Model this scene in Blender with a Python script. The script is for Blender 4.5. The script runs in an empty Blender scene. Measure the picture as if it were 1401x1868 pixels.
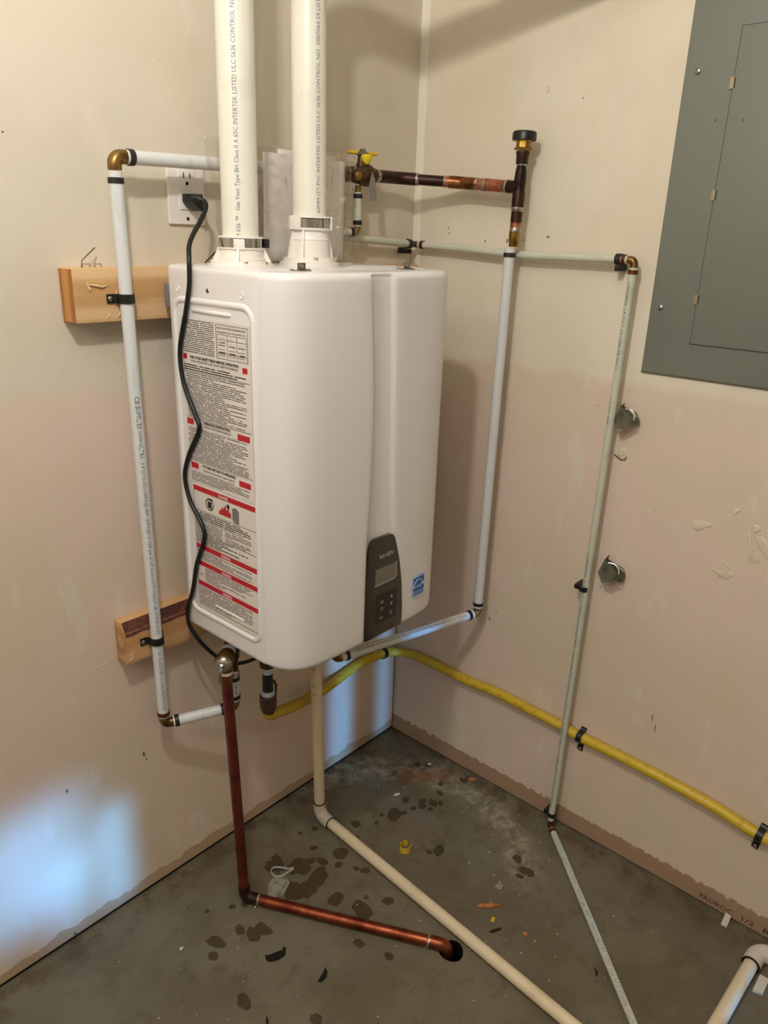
import bpy, bmesh, math, random
from mathutils import Vector, Matrix, noise as mnoise
V = Vector
SC = bpy.context.scene
COL = SC.collection
rnd = random.Random(7)

# ------------------------------------------------------------------ camera
cam_d = bpy.data.cameras.new('camera'); cam = bpy.data.objects.new('camera', cam_d); COL.objects.link(cam)
cam.location = (-1.5117, -1.2534, 1.4208)
cam.rotation_euler = (1.2205, -0.0314, -0.8428)
cam_d.sensor_fit = 'VERTICAL'; cam_d.sensor_height = 36.0; cam_d.sensor_width = 27.0
cam_d.lens = 36.0 * 1384.8 / 1868.0
cam_d.clip_start = 0.02
SC.camera = cam
# ------------------------------------------------------------------ world, lights, exposure
w = bpy.data.worlds.new('world'); SC.world = w; w.use_nodes = True
w.node_tree.nodes['Background'].inputs[0].default_value = (0.55, 0.7, 1.0, 1)
w.node_tree.nodes['Background'].inputs[1].default_value = 0.05
def point(name, loc, power, color, radius):
    d = bpy.data.lights.new(name, 'POINT'); d.energy = power; d.color = color; d.shadow_soft_size = radius
    o = bpy.data.objects.new(name, d); o.location = loc; COL.objects.link(o); return o
WARM = (1.0, 0.955, 0.905)
point('ceiling_bulb', (-1.30, -0.77, 2.10), 24.5, WARM, 0.035)
point('second_ceiling_bulb', (-1.50, -1.18, 2.14), 4.5, WARM, 0.04)
point('right_wall_fill', (-2.6, -0.95, 2.2), 15.0, WARM, 0.08)  # added fill lamp, placed to brighten the right wall evenly
def beam(name, loc, target, sx, sy, power, spread):        # narrow blue lamps added before the door, aimed to make daylight patches
    d = bpy.data.lights.new(name, 'AREA'); d.shape = 'RECTANGLE'; d.size = sx; d.size_y = sy
    d.energy = power; d.color = (0.12, 0.44, 1.0); d.spread = math.radians(spread)
    o = bpy.data.objects.new(name, d); o.location = loc
    o.rotation_euler = (V(target) - V(loc)).to_track_quat('-Z', 'Y').to_euler(); COL.objects.link(o); return o
beam('daylight_patch_lamp', (-1.075, -2.93, 0.40), (-1.085, 0, 0.235), 0.22, 0.25, 0.26, 4)
beam('daylight_patch_lamp', (-0.902, -2.93, 0.36), (-0.912, 0, 0.15), 0.055, 0.26, 0.075, 2.5)
beam('daylight_patch_lamp', (-1.00, -2.93, 0.34), (-1.01, 0, 0.12), 0.10, 0.20, 0.06, 3)
beam('daylight_patch_lamp', (-0.232, -2.93, 0.42), (-0.228, 0, 0.22), 0.085, 0.62, 0.135, 1.6)
beam('daylight_patch_lamp', (-0.30, -2.93, 0.42), (-0.050, 0, 0.22), 0.05, 0.62, 0.06, 1.6)
vs = SC.view_settings
vs.view_transform = 'Standard'; vs.look = 'None'; vs.gamma = 1.0; vs.exposure = 0.0; vs.use_curve_mapping = False
try: SC.cycles.use_denoising = True
except Exception: pass

# ------------------------------------------------------------------ materials
def lin(c):
    return tuple(((x/255)/12.92 if x/255 <= .04045 else ((x/255+.055)/1.055)**2.4) for x in c) + (1,)
class N:
    """tiny node helper"""
    def __init__(s, name):
        s.m = bpy.data.materials.new(name); s.m.use_nodes = True; s.t = s.m.node_tree
        s.b = s.t.nodes['Principled BSDF']; s.out = s.t.nodes['Material Output']
    def n(s, typ, **kw):
        nd = s.t.nodes.new(typ)
        for k, v in kw.items():
            if k.startswith('i_'):
                nd.inputs[int(k[2:])].default_value = v
            else: setattr(nd, k, v)
        return nd
    def l(s, a, b): s.t.links.new(a, b)
    def put(s, sock, v):
        if hasattr(v, 'is_linked') or hasattr(v, 'links'): s.l(v, sock)
        else: sock.default_value = v
    def math(s, op, a, b=0.0, clamp=False):
        nd = s.n('ShaderNodeMath', operation=op, use_clamp=clamp); s.put(nd.inputs[0], a); s.put(nd.inputs[1], b); return nd.outputs[0]
    def ss(s, v, a, b):
        nd = s.n('ShaderNodeMapRange', interpolation_type='SMOOTHSTEP'); s.put(nd.inputs[0], v)
        s.put(nd.inputs[1], a); s.put(nd.inputs[2], b); return nd.outputs[0]
    def mix(s, f, a, b, typ='MIX'):
        nd = s.n('ShaderNodeMix', data_type='RGBA', blend_type=typ); s.put(nd.inputs[0], f); s.put(nd.inputs[6], a); s.put(nd.inputs[7], b); return nd.outputs[2]
    def noise(s, vec, scale, detail=3, rough=.55):
        nd = s.n('ShaderNodeTexNoise'); s.l(vec, nd.inputs['Vector']); nd.inputs['Scale'].default_value = scale
        nd.inputs['Detail'].default_value = detail; nd.inputs['Roughness'].default_value = rough; return nd.outputs[0]
    def bump(s, h, strength, dist=.002):
        nd = s.n('ShaderNodeBump'); s.l(h, nd.inputs['Height']); nd.inputs['Strength'].default_value = strength
        nd.inputs['Distance'].default_value = dist; s.l(nd.outputs[0], s.b.inputs['Normal'])
    def coord(s, k='Object', stretch=None):
        o = s.n('ShaderNodeTexCoord').outputs[k]
        if stretch:
            mp = s.n('ShaderNodeMapping'); mp.inputs['Scale'].default_value = stretch; s.l(o, mp.inputs[0]); o = mp.outputs[0]
        return o
def mat(name, c, rough=.5, metal=0, c2=None, scale=10, lo=.45, hi=.65, bump=0, bscale=300, stretch=None, coat=0, rough2=None, spec=None):
    k = N(name); b = k.b
    b.inputs['Base Color'].default_value = lin(c); b.inputs['Roughness'].default_value = rough; b.inputs['Metallic'].default_value = metal
    if coat: b.inputs['Coat Weight'].default_value = coat; b.inputs['Coat Roughness'].default_value = .08
    if spec is not None: b.inputs['Specular IOR Level'].default_value = spec
    vec = k.coord('Object', stretch)
    if c2:
        f = k.ss(k.noise(vec, scale, 4), lo, hi)
        k.l(k.mix(f, lin(c), lin(c2)), b.inputs['Base Color'])
        if rough2 is not None:
            r = k.n('ShaderNodeMapRange'); k.l(f, r.inputs[0]); r.inputs[3].default_value = rough; r.inputs[4].default_value = rough2; k.l(r.outputs[0], b.inputs['Roughness'])
    if bump: k.bump(k.noise(vec, bscale, 3), bump)
    return k.m

def wall_mat(name, right):
    k = N(name); pos = k.n('ShaderNodeNewGeometry').outputs['Position']
    sp = k.n('ShaderNodeSeparateXYZ'); k.l(pos, sp.inputs[0]); x, y, z = sp.outputs
    nlow = k.noise(pos, 3.0, 4); nmid = k.noise(pos, 14, 4); nfin = k.noise(pos, 60, 3)
    upper = k.mix(k.ss(nlow, .42, .62), lin((231, 221, 200)), lin((225, 213, 190))) if right else k.mix(k.ss(nlow, .42, .62), lin((221, 211, 192)), lin((215, 204, 183)))  # right wall's upper coat lightened to make up for missing light
    lower = k.mix(k.ss(nlow, .40, .62), lin((227, 206, 188)), lin((220, 204, 179)))
    zz = k.math('ADD', z, k.math('MULTIPLY', k.math('SUBTRACT', nmid, .5), .05))
    c = k.mix(k.ss(zz, 1.135, 1.16), lower, upper)
    # sanded filler patches and trowel streaks
    mp = k.n('ShaderNodeMapping'); mp.inputs['Scale'].default_value = (2.2, 2.2, .8); k.l(pos, mp.inputs[0])
    streak = k.ss(k.noise(mp.outputs[0], 6, 5, .6), .58, .68)
    c = k.mix(k.math('MULTIPLY', streak, .75), c, lin((226, 216, 198)))
    # scuffs
    sc = k.ss(k.noise(pos, 26, 6, .7), .66, .74)
    c = k.mix(k.math('MULTIPLY', sc, .28), c, lin((150, 130, 108)))
    if right:   # taped corner
        e = k.math('ADD', y, k.math('MULTIPLY', k.math('SUBTRACT', nmid, .5), .012))
        c = k.mix(k.math('MULTIPLY', k.ss(e, -.026, -.020), k.ss(z, .5, 1.0)), c, lin((246, 239, 224)))
        hb = k.math('ADD', k.math('MULTIPLY', k.math('SUBTRACT', nfin, .5), .03), .052)
    else:
        hb = k.math('ADD', k.math('MULTIPLY', k.math('SUBTRACT', nmid, .5), .05), .036)
    d = k.math('SUBTRACT', z, hb)
    c = k.mix(k.ss(d, -.002, .002), lin((172, 142, 116)) if right else lin((190, 164, 134)), c)   # bare paper at the foot of the board
    k.l(c, k.b.inputs['Base Color']); k.b.inputs['Roughness'].default_value = .72
    k.b.inputs['Specular IOR Level'].default_value = .3
    h = k.math('ADD', k.math('MULTIPLY', nfin, .5), k.math('ADD', k.math('MULTIPLY', streak, .9), k.noise(pos, 300, 2)))
    k.bump(h, .16, .0015)
    return k.m

def floor_mat(name, dark=1.0, wet=False):
    k = N(name); pos = k.n('ShaderNodeNewGeometry').outputs['Position']
    sp = k.n('ShaderNodeSeparateXYZ'); k.l(pos, sp.inputs[0]); x, y, z = sp.outputs
    n1 = k.noise(pos, 3.5, 5, .6); n2 = k.noise(pos, 17, 6, .65); n3 = k.noise(pos, 120, 4, .7)
    c = k.mix(k.ss(n1, .38, .62), lin((118, 111, 92)), lin((104, 95, 76)))
    c = k.mix(k.math('MULTIPLY', k.ss(n2, .52, .66), .5), c, lin((92, 82, 62)))
    c = k.mix(k.math('MULTIPLY', k.ss(n3, .60, .70), .3), c, lin((140, 132, 112)))
    if not wet:
        # dried mineral crust: an arc left by an old puddle, and patches near the walls
        dx = k.math('SUBTRACT', x, -.40); dy = k.math('SUBTRACT', y, -.33)
        dist = k.math('SQRT', k.math('ADD', k.math('MULTIPLY', dx, dx), k.math('MULTIPLY', dy, dy)))
        dist = k.math('ADD', dist, k.math('MULTIPLY', k.math('SUBTRACT', n2, .5), .12))
        ring = k.math('MULTIPLY', k.ss(dist, .27, .315), k.math('SUBTRACT', 1.0, k.ss(dist, .325, .40)))
        side = k.ss(k.math('ADD', x, k.math('MULTIPLY', y, .3)), -.50, -.30)
        m = k.math('MULTIPLY', k.math('MULTIPLY', ring, side), k.ss(k.noise(pos, 30, 6, .75), .40, .62))
        c = k.mix(k.math('MULTIPLY', m, .75), c, lin((176, 168, 150)))
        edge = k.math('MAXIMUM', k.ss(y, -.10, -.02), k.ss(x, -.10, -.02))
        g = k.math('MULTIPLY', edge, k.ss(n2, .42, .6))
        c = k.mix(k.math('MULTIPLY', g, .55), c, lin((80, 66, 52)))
        rust = k.math('MULTIPLY', k.ss(k.noise(pos, 9, 5, .6), .56, .68), k.ss(k.math('ADD', x, y), -1.0, -.5))
        c = k.mix(k.math('MULTIPLY', rust, .45), c, lin((122, 88, 58)))
        fleck = k.ss(k.noise(pos, 210, 2, .5), .74, .78)
        c = k.mix(k.math('MULTIPLY', fleck, .7), c, lin((190, 182, 165)))
    else:
        c = k.mix(1.0, c, (.44, .38, .29, 1), 'MULTIPLY')
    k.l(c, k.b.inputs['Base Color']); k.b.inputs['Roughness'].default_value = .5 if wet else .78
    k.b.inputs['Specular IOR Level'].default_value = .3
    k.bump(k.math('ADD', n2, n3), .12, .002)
    return k.m

def rows_mat(name, ink, paper, pitch, fill, wf, thr):
    """rows of small print: bars of ink broken into words"""
    k = N(name); pos = k.n('ShaderNodeNewGeometry').outputs['Position']
    sp = k.n('ShaderNodeSeparateXYZ'); k.l(pos, sp.inputs[0]); x, y, z = sp.outputs
    v = k.math('DIVIDE', z, pitch); fr = k.math('FRACT', v); row = k.math('FLOOR', v)
    cb = k.n('ShaderNodeCombineXYZ'); k.l(k.math('MULTIPLY', y, wf), cb.inputs[0]); k.l(k.math('MULTIPLY', row, 7.31), cb.inputs[1])
    nz = k.n('ShaderNodeTexNoise'); k.l(cb.outputs[0], nz.inputs['Vector']); nz.inputs['Scale'].default_value = 1.0; nz.inputs['Detail'].default_value = 2
    m = k.math('MULTIPLY', k.math('LESS_THAN', fr, fill), k.math('GREATER_THAN', nz.outputs[0], thr))
    cb2 = k.n('ShaderNodeCombineXYZ'); k.l(row, cb2.inputs[0]); wn = k.n('ShaderNodeTexWhiteNoise'); k.l(cb2.outputs[0], wn.inputs[0])
    endy = k.math('ADD', -.272, k.math('MULTIPLY', k.math('POWER', wn.outputs[0], 4.0), .09))
    m = k.math('MULTIPLY', m, k.math('GREATER_THAN', y, endy))
    k.l(k.mix(m, lin(paper), lin(ink)), k.b.inputs['Base Color']); k.b.inputs['Roughness'].default_value = .45
    return k.m

def wood_mat(name, a, b, ax):
    k = N(name); st = [14, 14, 14]; st[ax] = 1.2
    vec = k.coord('Object', tuple(st))
    n = k.noise(vec, 6, 5, .6)
    wv = k.n('ShaderNodeTexWave', wave_type='RINGS'); k.l(vec, wv.inputs[0]); wv.inputs['Scale'].default_value = .55
    wv.inputs['Distortion'].default_value = 5; wv.inputs['Detail'].default_value = 3
    f = k.math('ADD', k.math('MULTIPLY', n, .6), k.math('MULTIPLY', wv.outputs[1], .45))
    k.l(k.mix(k.ss(f, .3, .75), lin(a), lin(b)), k.b.inputs['Base Color']); k.b.inputs['Roughness'].default_value = .65
    k.bump(n, .15, .001); return k.m

def clear_mat(name):
    k = N(name); nz = k.noise(k.coord('Object'), 30, 4)
    tr = k.n('ShaderNodeBsdfTransparent'); tr.inputs[0].default_value = (.975, .97, .96, 1)
    gl = k.n('ShaderNodeBsdfGlossy'); gl.inputs['Roughness'].default_value = .06; gl.inputs[0].default_value = (1, 1, 1, 1)
    fr = k.n('ShaderNodeLayerWeight'); fr.inputs[0].default_value = .35
    df = k.n('ShaderNodeBsdfDiffuse'); df.inputs[0].default_value = (.9, .88, .84, 1)
    m1 = k.n('ShaderNodeMixShader'); k.l(k.math('MULTIPLY', k.ss(nz, .55, .8), .22), m1.inputs[0]); k.l(tr.outputs[0], m1.inputs[1]); k.l(df.outputs[0], m1.inputs[2])
    m2 = k.n('ShaderNodeMixShader'); k.l(k.math('ADD', k.math('MULTIPLY', k.math('POWER', fr.outputs[1], 4.0), .45), .055, True), m2.inputs[0]); k.l(m1.outputs[0], m2.inputs[1]); k.l(gl.outputs[0], m2.inputs[2]); k.l(m2.outputs[0], k.out.inputs[0])
    return k.m

M = dict(
    wl=wall_mat('painted_drywall_left', False), wr=wall_mat('painted_drywall_right', True),
    plain=mat('pale_wall_paint', (206, 202, 194), .8), ceil=mat('ceiling_paint', (220, 218, 213), .85),
    gap=mat('dark_recess', (14, 13, 13), .9), floor=floor_mat('concrete'), wet=floor_mat('wet_concrete', wet=True),
    white=mat('white_enamel', (232, 229, 226), .28, coat=.25), whiteb=mat('white_enamel_rib', (238, 235, 232), .3, coat=.2),
    pvc=mat('ivory_pvc', (232, 229, 213), .38, c2=(214, 208, 188), scale=9, lo=.5, hi=.8), pvcw=mat('white_pvc_collar', (236, 230, 220), .4),
    pvcf=mat('cream_pvc', (232, 214, 180), .42, c2=(216, 194, 156), scale=10, lo=.5, hi=.8), pvcel=mat('pale_pvc_elbow', (220, 210, 200), .38),
    pexw=mat('white_composite_pipe', (219, 221, 220), .36, c2=(196, 198, 196), scale=40, lo=.56, hi=.72, stretch=(1, 1, .12)),
    pexg=mat('greenish_white_pipe', (205, 207, 188), .36, c2=(190, 192, 174), scale=30, lo=.5, hi=.75),
    black=mat('black_plastic', (22, 21, 22), .38), rubber=mat('black_rubber', (16, 16, 17), .45),
    ring=mat('dark_crimp_ring', (62, 58, 56), .45, .6, c2=(40, 36, 34), scale=80), cring=mat('copper_crimp_ring', (118, 66, 44), .42, .8, c2=(84, 48, 36), scale=60),
    brass=mat('aged_brass', (150, 118, 66), .36, .9, c2=(104, 76, 42), scale=45), brassb=mat('bright_brass', (176, 142, 72), .28, 1, c2=(140, 104, 50), scale=40),
    dbrass=mat('dark_bronze', (88, 68, 46), .4, .7, c2=(58, 42, 28), scale=50), 
    copper=mat('tarnished_copper', (148, 80, 52), .34, .9, c2=(112, 50, 34), scale=26, lo=.35, hi=.7, rough2=.45),
    copperv=mat('red_brown_copper', (128, 60, 44), .42, .75, c2=(96, 46, 36), scale=26, lo=.35, hi=.7),
    copperp=mat('pink_copper', (186, 118, 92), .42, .7, c2=(150, 84, 58), scale=70), dcopper=mat('blackened_copper', (66, 42, 30), .4, .65, c2=(34, 24, 20), scale=50, lo=.4, hi=.7),
    bcopper=mat('brown_copper', (140, 88, 50), .34, .8, c2=(96, 52, 32), scale=40),
    solder=mat('solder', (196, 190, 178), .3, .9, c2=(120, 112, 100), scale=160), steel=mat('polished_steel', (190, 188, 180), .18, 1),
    screw=mat('zinc_screw', (170, 166, 156), .35, .9), galv=mat('galvanised_steel', (124, 122, 104), .42, .45, c2=(96, 96, 82), scale=40),
    bright=mat('bright_cut_steel', (225, 225, 220), .25, .8),
    wood=wood_mat('spruce_board', (222, 186, 138), (196, 152, 100), 0), wood2=wood_mat('tan_board', (206, 164, 116), (180, 134, 86), 0),
    endg=wood_mat('orange_end_grain', (204, 146, 84), (170, 108, 56), 2), bark=mat('bark', (104, 56, 40), .85, c2=(66, 36, 28), scale=70, bump=.6, bscale=120),
    splint=mat('pale_splinter', (232, 204, 160), .7), staple=mat('copper_staple', (170, 124, 84), .4, .8),
    panel=mat('grey_panel_enamel', (120, 123, 112), .42, c2=(114, 118, 107), scale=4, bump=.06, bscale=500), paneld=mat('grey_panel_seam', (58, 62, 58), .6),
    yellow=mat('yellow_jacket', (214, 182, 52), .42, c2=(190, 152, 36), scale=60, lo=.5, hi=.72), yel=mat('yellow_plastic', (240, 212, 20), .4), yelh=mat('yellow_handle', (220, 180, 30), .4),
    tape=mat('pale_blue_thread_tape', (196, 208, 214), .55, c2=(170, 182, 190), scale=90), brownnut=mat('brown_flare_nut', (92, 68, 54), .5, .5, c2=(66, 48, 40), scale=60),
    paper=mat('manual_paper', (238, 232, 228), .6, c2=(226, 218, 212), scale=7), clear=clear_mat('clear_polythene'),
    plate=mat('white_outlet_plastic', (236, 230, 222), .3), slot=mat('slot_black', (12, 12, 12), .6),
    ink=mat('black_ink', (34, 32, 34), .6), inkg=mat('grey_ink', (150, 150, 158), .6), inkl=mat('faint_ink', (128, 134, 150), .6), inkm=mat('dull_ink', (96, 96, 92), .6),
    brown_ink=mat('brown_ink', (62, 44, 34), .7),
    lab=mat('label_film', (226, 219, 210), .4), red=mat('label_red', (190, 20, 40), .45), labw=mat('label_white_ink', (240, 235, 230), .5),
    rows=rows_mat('small_print', (92, 86, 84), (226, 219, 210), .00335, .52, 260, .40), rowsb=rows_mat('bold_small_print', (60, 55, 55), (226, 219, 210), .0040, .55, 200, .38),
    gfx=mat('label_grey', (120, 118, 116), .5), blue=mat('sticker_blue', (18, 98, 168), .4), stw=mat('sticker_white', (225, 228, 232), .4),
    ctrl=mat('dark_control_bezel', (44, 37, 30), .25, coat=.3), keypad=mat('black_keypad', (16, 14, 13), .3), lcd=mat('grey_lcd', (112, 106, 92), .25, coat=.4), silver=mat('silver_mark', (188, 184, 176), .35, .3),
    spk=mat('filler_smear', (222, 209, 184), .8, bump=.3, bscale=90), redtag=mat('red_tag', (176, 24, 34), .5), shim=mat('white_shim', (214, 206, 190), .6),
    chip=mat('orange_wood_chip', (196, 122, 72), .7, c2=(160, 92, 50), scale=60), whitebit=mat('white_crumb', (220, 214, 204), .7), foam=mat('white_residue', (150, 146, 128), .7, c2=(112, 106, 86), scale=60),
    clearstrip=mat('clear_plastic_strip', (206, 204, 198), .2), tag=mat('grey_paper_tag', (128, 124, 112), .6),
    hinge=mat('dull_brass_hinge', (158, 142, 110), .45, .5), shav=mat("wood_shaving", (150, 104, 70), .8), door=mat('door_paint', (226, 222, 214), .5),
)
def glass_pane():
    k = N('window_glass'); g = k.n('ShaderNodeBsdfGlass'); g.inputs['IOR'].default_value = 1.45; k.l(g.outputs[0], k.out.inputs[0]); return k.m

# ------------------------------------------------------------------ mesh helpers (all in world metres)
def frame(d):
    d = V(d).normalized(); a = V((0, 0, 1)) if abs(d.z) < .9 else V((1, 0, 0))
    u = d.cross(a).normalized(); return d, u, d.cross(u).normalized()
class MB:
    def __init__(s): s.v = []; s.f = []
    def add(s, vs, fs):
        o = len(s.v); s.v += [V(p) for p in vs]; s.f += [tuple(i + o for i in f) for f in fs]; return s
    def box(s, a, b, m=None):
        a, b = V(a), V(b); vs = [V((x, y, z)) for x in (a.x, b.x) for y in (a.y, b.y) for z in (a.z, b.z)]
        if m: vs = [m @ p for p in vs]
        return s.add(vs, [(0, 1, 3, 2), (4, 6, 7, 5), (0, 4, 5, 1), (2, 3, 7, 6), (0, 2, 6, 4), (1, 5, 7, 3)])
    def rings(s, rings, caps=(True, True), closed=False):
        n = len(rings[0]); o = len(s.v)
        for r in rings: s.v += [V(p) for p in r]
        k = len(rings)
        for i in range(k if closed else k - 1):
            a, b = o + i*n, o + ((i + 1) % k)*n
            for j in range(n): s.f.append((a + j, a + (j+1) % n, b + (j+1) % n, b + j))
        if not closed:
            if caps[0]: s.f.append(tuple(o + j for j in reversed(range(n))))
            if caps[1]: s.f.append(tuple(o + (k-1)*n + j for j in range(n)))
        return s
    def tube(s, pts, r, seg=16, caps=(True, True)):
        pts = [V(p) for p in pts]; n = len(pts); rs = r if isinstance(r, (list, tuple)) else [r]*n
        T = []
        for i in range(n):
            t = pts[min(i+1, n-1)] - pts[max(i-1, 0)]; T.append(t.normalized())
        _, u, w_ = frame(T[0]); out = []
        for i in range(n):
            u = (u - T[i]*u.dot(T[i])).normalized(); w_ = T[i].cross(u)
            out.append([pts[i] + (u*math.cos(2*math.pi*j/seg) + w_*math.sin(2*math.pi*j/seg))*rs[i] for j in range(seg)])
        return s.rings(out, caps)
    def cyl(s, a, b, r, r2=None, seg=20): return s.tube([a, b], [r, r if r2 is None else r2], seg)
    def rev(s, p0, d, prof, seg=24, caps=(True, True)):
        d, u, w_ = frame(d); p0 = V(p0)
        return s.rings([[p0 + d*t + (u*math.cos(2*math.pi*j/seg) + w_*math.sin(2*math.pi*j/seg))*max(r, 1e-5) for j in range(seg)] for t, r in prof], caps)
    def prism(s, poly, off):
        """polygon of 3-D points pushed out by a vector"""
        n = len(poly); off = V(off); a = [V(p) for p in poly]; b = [p + off for p in a]
        return s.add(a + b, [tuple(range(n)), tuple(n + i for i in reversed(range(n)))] + [((i+1) % n, i, n + i, n + (i+1) % n) for i in range(n)])
    def strip(s, path, wvec, thick):
        """a bent strap: 3-D centre path, width vector, thickness"""
        path = [V(p) for p in path]; wv = V(wvec); n = len(path); rings = []
        wn = wv.normalized()
        for i in range(n):
            t = (path[min(i+1, n-1)] - path[max(i-1, 0)]).normalized(); nn = t.cross(wn).normalized()*thick*.5
            rings.append([path[i] - wv*.5 - nn, path[i] + wv*.5 - nn, path[i] + wv*.5 + nn, path[i] - wv*.5 + nn])
        return s.rings(rings)
    def ball(s, c, r, seg=16, rings=10, sc=(1, 1, 1)):
        c = V(c); out = []
        for i in range(rings + 1):
            a = -math.pi/2 + math.pi*i/rings; rr = max(r*math.cos(a), 1e-5)
            out.append([c + V((rr*math.cos(2*math.pi*j/seg)*sc[0], rr*math.sin(2*math.pi*j/seg)*sc[1], r*math.sin(a)*sc[2])) for j in range(seg)])
        return s.rings(out)
def arc(p0, c, p1, rad, n=8):
    """path p0 -> c -> p1 with the corner rounded"""
    p0, c, p1 = V(p0), V(c), V(p1); a = (p0 - c).normalized(); b = (p1 - c).normalized()
    ang = a.angle(b); tl = rad/math.tan(ang/2); bis = (a + b).normalized(); ce = c + bis*(rad/math.sin(ang/2))
    s0 = c + a*tl - ce; s1 = c + b*tl - ce; out = []
    for i in range(n + 1):
        t = i/n; th = s0.angle(s1)
        out.append(ce + (s0*math.sin((1-t)*th) + s1*math.sin(t*th))/math.sin(th))
    return [p0] + out + [p1]
def catmull(P, step=8):
    P = [V(p) for p in P]; P = [P[0]*2 - P[1]] + P + [P[-1]*2 - P[-2]]; out = []
    for i in range(1, len(P) - 2):
        for k in range(step):
            t = k/step; a, b, c, d = P[i-1:i+3]
            out.append(.5*((2*b) + (c - a)*t + (2*a - 5*b + 4*c - d)*t*t + (3*b - a - 3*c + d)*t**3))
    out.append(P[-2]); return out
def resample(P, d):
    out = [P[0]]; acc = 0
    for a, b in zip(P, P[1:]):
        L = (b - a).length; t = d - acc
        while t <= L: out.append(a.lerp(b, t/L)); t += d
        acc = (acc + L) % d if L + acc >= d else acc + L
    return out
def base_of(p):
    m = V((0, 0, 0))
    while p is not None: m += p.location; p = p.parent
    return m
def obj(name, mb, m, parent=None, label=None, bevel=0, smooth=35, seg=2, loc=None):
    me = bpy.data.meshes.new(name); o = bpy.data.objects.new(name, me); COL.objects.link(o)
    b0 = base_of(parent)
    if loc is not None: o.location = V(loc) - b0; b0 = V(loc)
    if parent: o.parent = parent
    me.from_pydata([tuple(p - b0) for p in mb.v], [], mb.f)
    bm = bmesh.new(); bm.from_mesh(me); bmesh.ops.recalc_face_normals(bm, faces=bm.faces)
    if bevel:
        es = [e for e in bm.edges if len(e.link_faces) == 2 and e.calc_face_angle(0) > math.radians(40)]
        bmesh.ops.bevel(bm, geom=es, offset=bevel, segments=seg, affect='EDGES', profile=.6, clamp_overlap=True)
    bm.to_mesh(me); bm.free()
    me.shade_smooth()
    try: me.set_sharp_from_angle(angle=math.radians(smooth))
    except Exception: pass
    me.materials.append(m)
    if label: o['label'] = label
    return o
def tag(o, label, cat, group=None):
    o['label'] = label; o['category'] = cat
    if group: o['group'] = group
    return o
def thing(name, label, cat, loc, group=None):
    o = bpy.data.objects.new(name, None); COL.objects.link(o); o.location = loc; o.empty_display_size = .05
    return tag(o, label, cat, group)
def struct(name, mb, m, parent=None, **k):
    o = obj(name, mb, m, parent, **k)
    if parent is None: o['kind'] = 'structure'
    return o
FONT_CACHE = {}
def text_pts(s, bold=0):
    """glyph outlines of a line of text as triangles, unit size"""
    if (s, bold) in FONT_CACHE: return FONT_CACHE[(s, bold)]
    c = bpy.data.curves.new('tmp_text', 'FONT'); c.body = s; c.size = 1; c.resolution_u = 2; c.offset = bold
    o = bpy.data.objects.new('tmp_text', c); COL.objects.link(o)
    dg = bpy.context.evaluated_depsgraph_get(); me = bpy.data.meshes.new_from_object(o.evaluated_get(dg))
    r = ([v.co.copy() for v in me.vertices], [tuple(p.vertices) for p in me.polygons])
    bpy.data.objects.remove(o); bpy.data.curves.remove(c); bpy.data.meshes.remove(me)
    FONT_CACHE[(s, bold)] = r; return r
def text(s, origin, xd, up, height, m, parent, width=None, lift=.0006, name='lettering', bold=0):
    """flat print: origin = lower left, xd/up unit vectors, height of capitals"""
    vs_, fs = text_pts(s, bold); xd, up = V(xd).normalized(), V(up).normalized(); nn = xd.cross(up)
    k = height/.70; kx = k
    if width:
        w_ = max(v.x for v in vs_); kx = width/w_
    mb = MB(); mb.add([V(origin) + xd*v.x*kx + up*v.y*k + nn*lift for v in vs_], fs); return obj(name, mb, m, parent)
def pipe_text(s, p0, axis, face, r, height, m, parent, width=None, name='printed_text'):
    """print that wraps round a pipe: runs along axis, centred on direction face"""
    vs_, fs = text_pts(s); a = V(axis).normalized(); f = V(face); f = (f - a*f.dot(a)).normalized(); b = f.cross(a)
    k = height/.70; kx = k if not width else width/max(v.x for v in vs_)
    mb = MB(); R = r + .0003
    pts = []
    for v in vs_:
        th = (v.y*k - height/2)/R; pts.append(V(p0) + a*v.x*kx + (f*math.cos(th) + b*math.sin(th))*R)
    mb.add(pts, fs); return obj(name, mb, m, parent)

# ------------------------------------------------------------------ setting
FY, LX = -3.0, -3.2
# floor with the drain hole cut through it
hc = V((-.497, -.600, 0)); hr = .026
mb = MB(); n = 32; ring = []; sq = []
for i in range(n):
    a = 2*math.pi*i/n; c, s_ = math.cos(a), math.sin(a); rr = hr*(1 + .04*math.sin(3*a + 1))
    ring.append(hc + V((c*rr, s_*rr, 0)))
    k = .06/max(abs(c), abs(s_)); sq.append(hc + V((c*k, s_*k, 0)))
low = [p + V((0, 0, -.12)) for p in ring]
mb.rings([ring, sq], caps=(False, False))
x0, x1, y0, y1 = hc.x - .06, hc.x + .06, hc.y - .06, hc.y + .06
for a in ((LX, FY, x0, .1), (x1, FY, .1, .1), (x0, FY, x1, y0), (x0, y1, x1, .1)):
    mb.add([(a[0], a[1], 0), (a[2], a[1], 0), (a[2], a[3], 0), (a[0], a[3], 0)], [(0, 1, 2, 3)])
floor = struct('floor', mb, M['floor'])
obj('hole_shade', MB().rings([low, [hc + (p - hc)*1.0 for p in ring]], caps=(True, False)), M['slot'], floor)  # black lining puts the shade inside the hole into the colour
floor['label'] = 'stained grey-brown concrete floor'
struct('gap_shade_1', MB().box((LX, .0025, .0004), (.0, .02, .03)).box((-.0075, .0015, .0004), (.0, .02, .43)), M['gap'])  # black strips stand in for the shade in the drywall gaps
wl = struct('wall_left', MB().prism([(LX, 0, .0095), (-.0042, 0, .0095), (-.0042, 0, .42), (.0, 0, .42), (.0, 0, 2.4), (LX, 0, 2.4)], (0, .0125, 0)), M['wl'])
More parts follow.
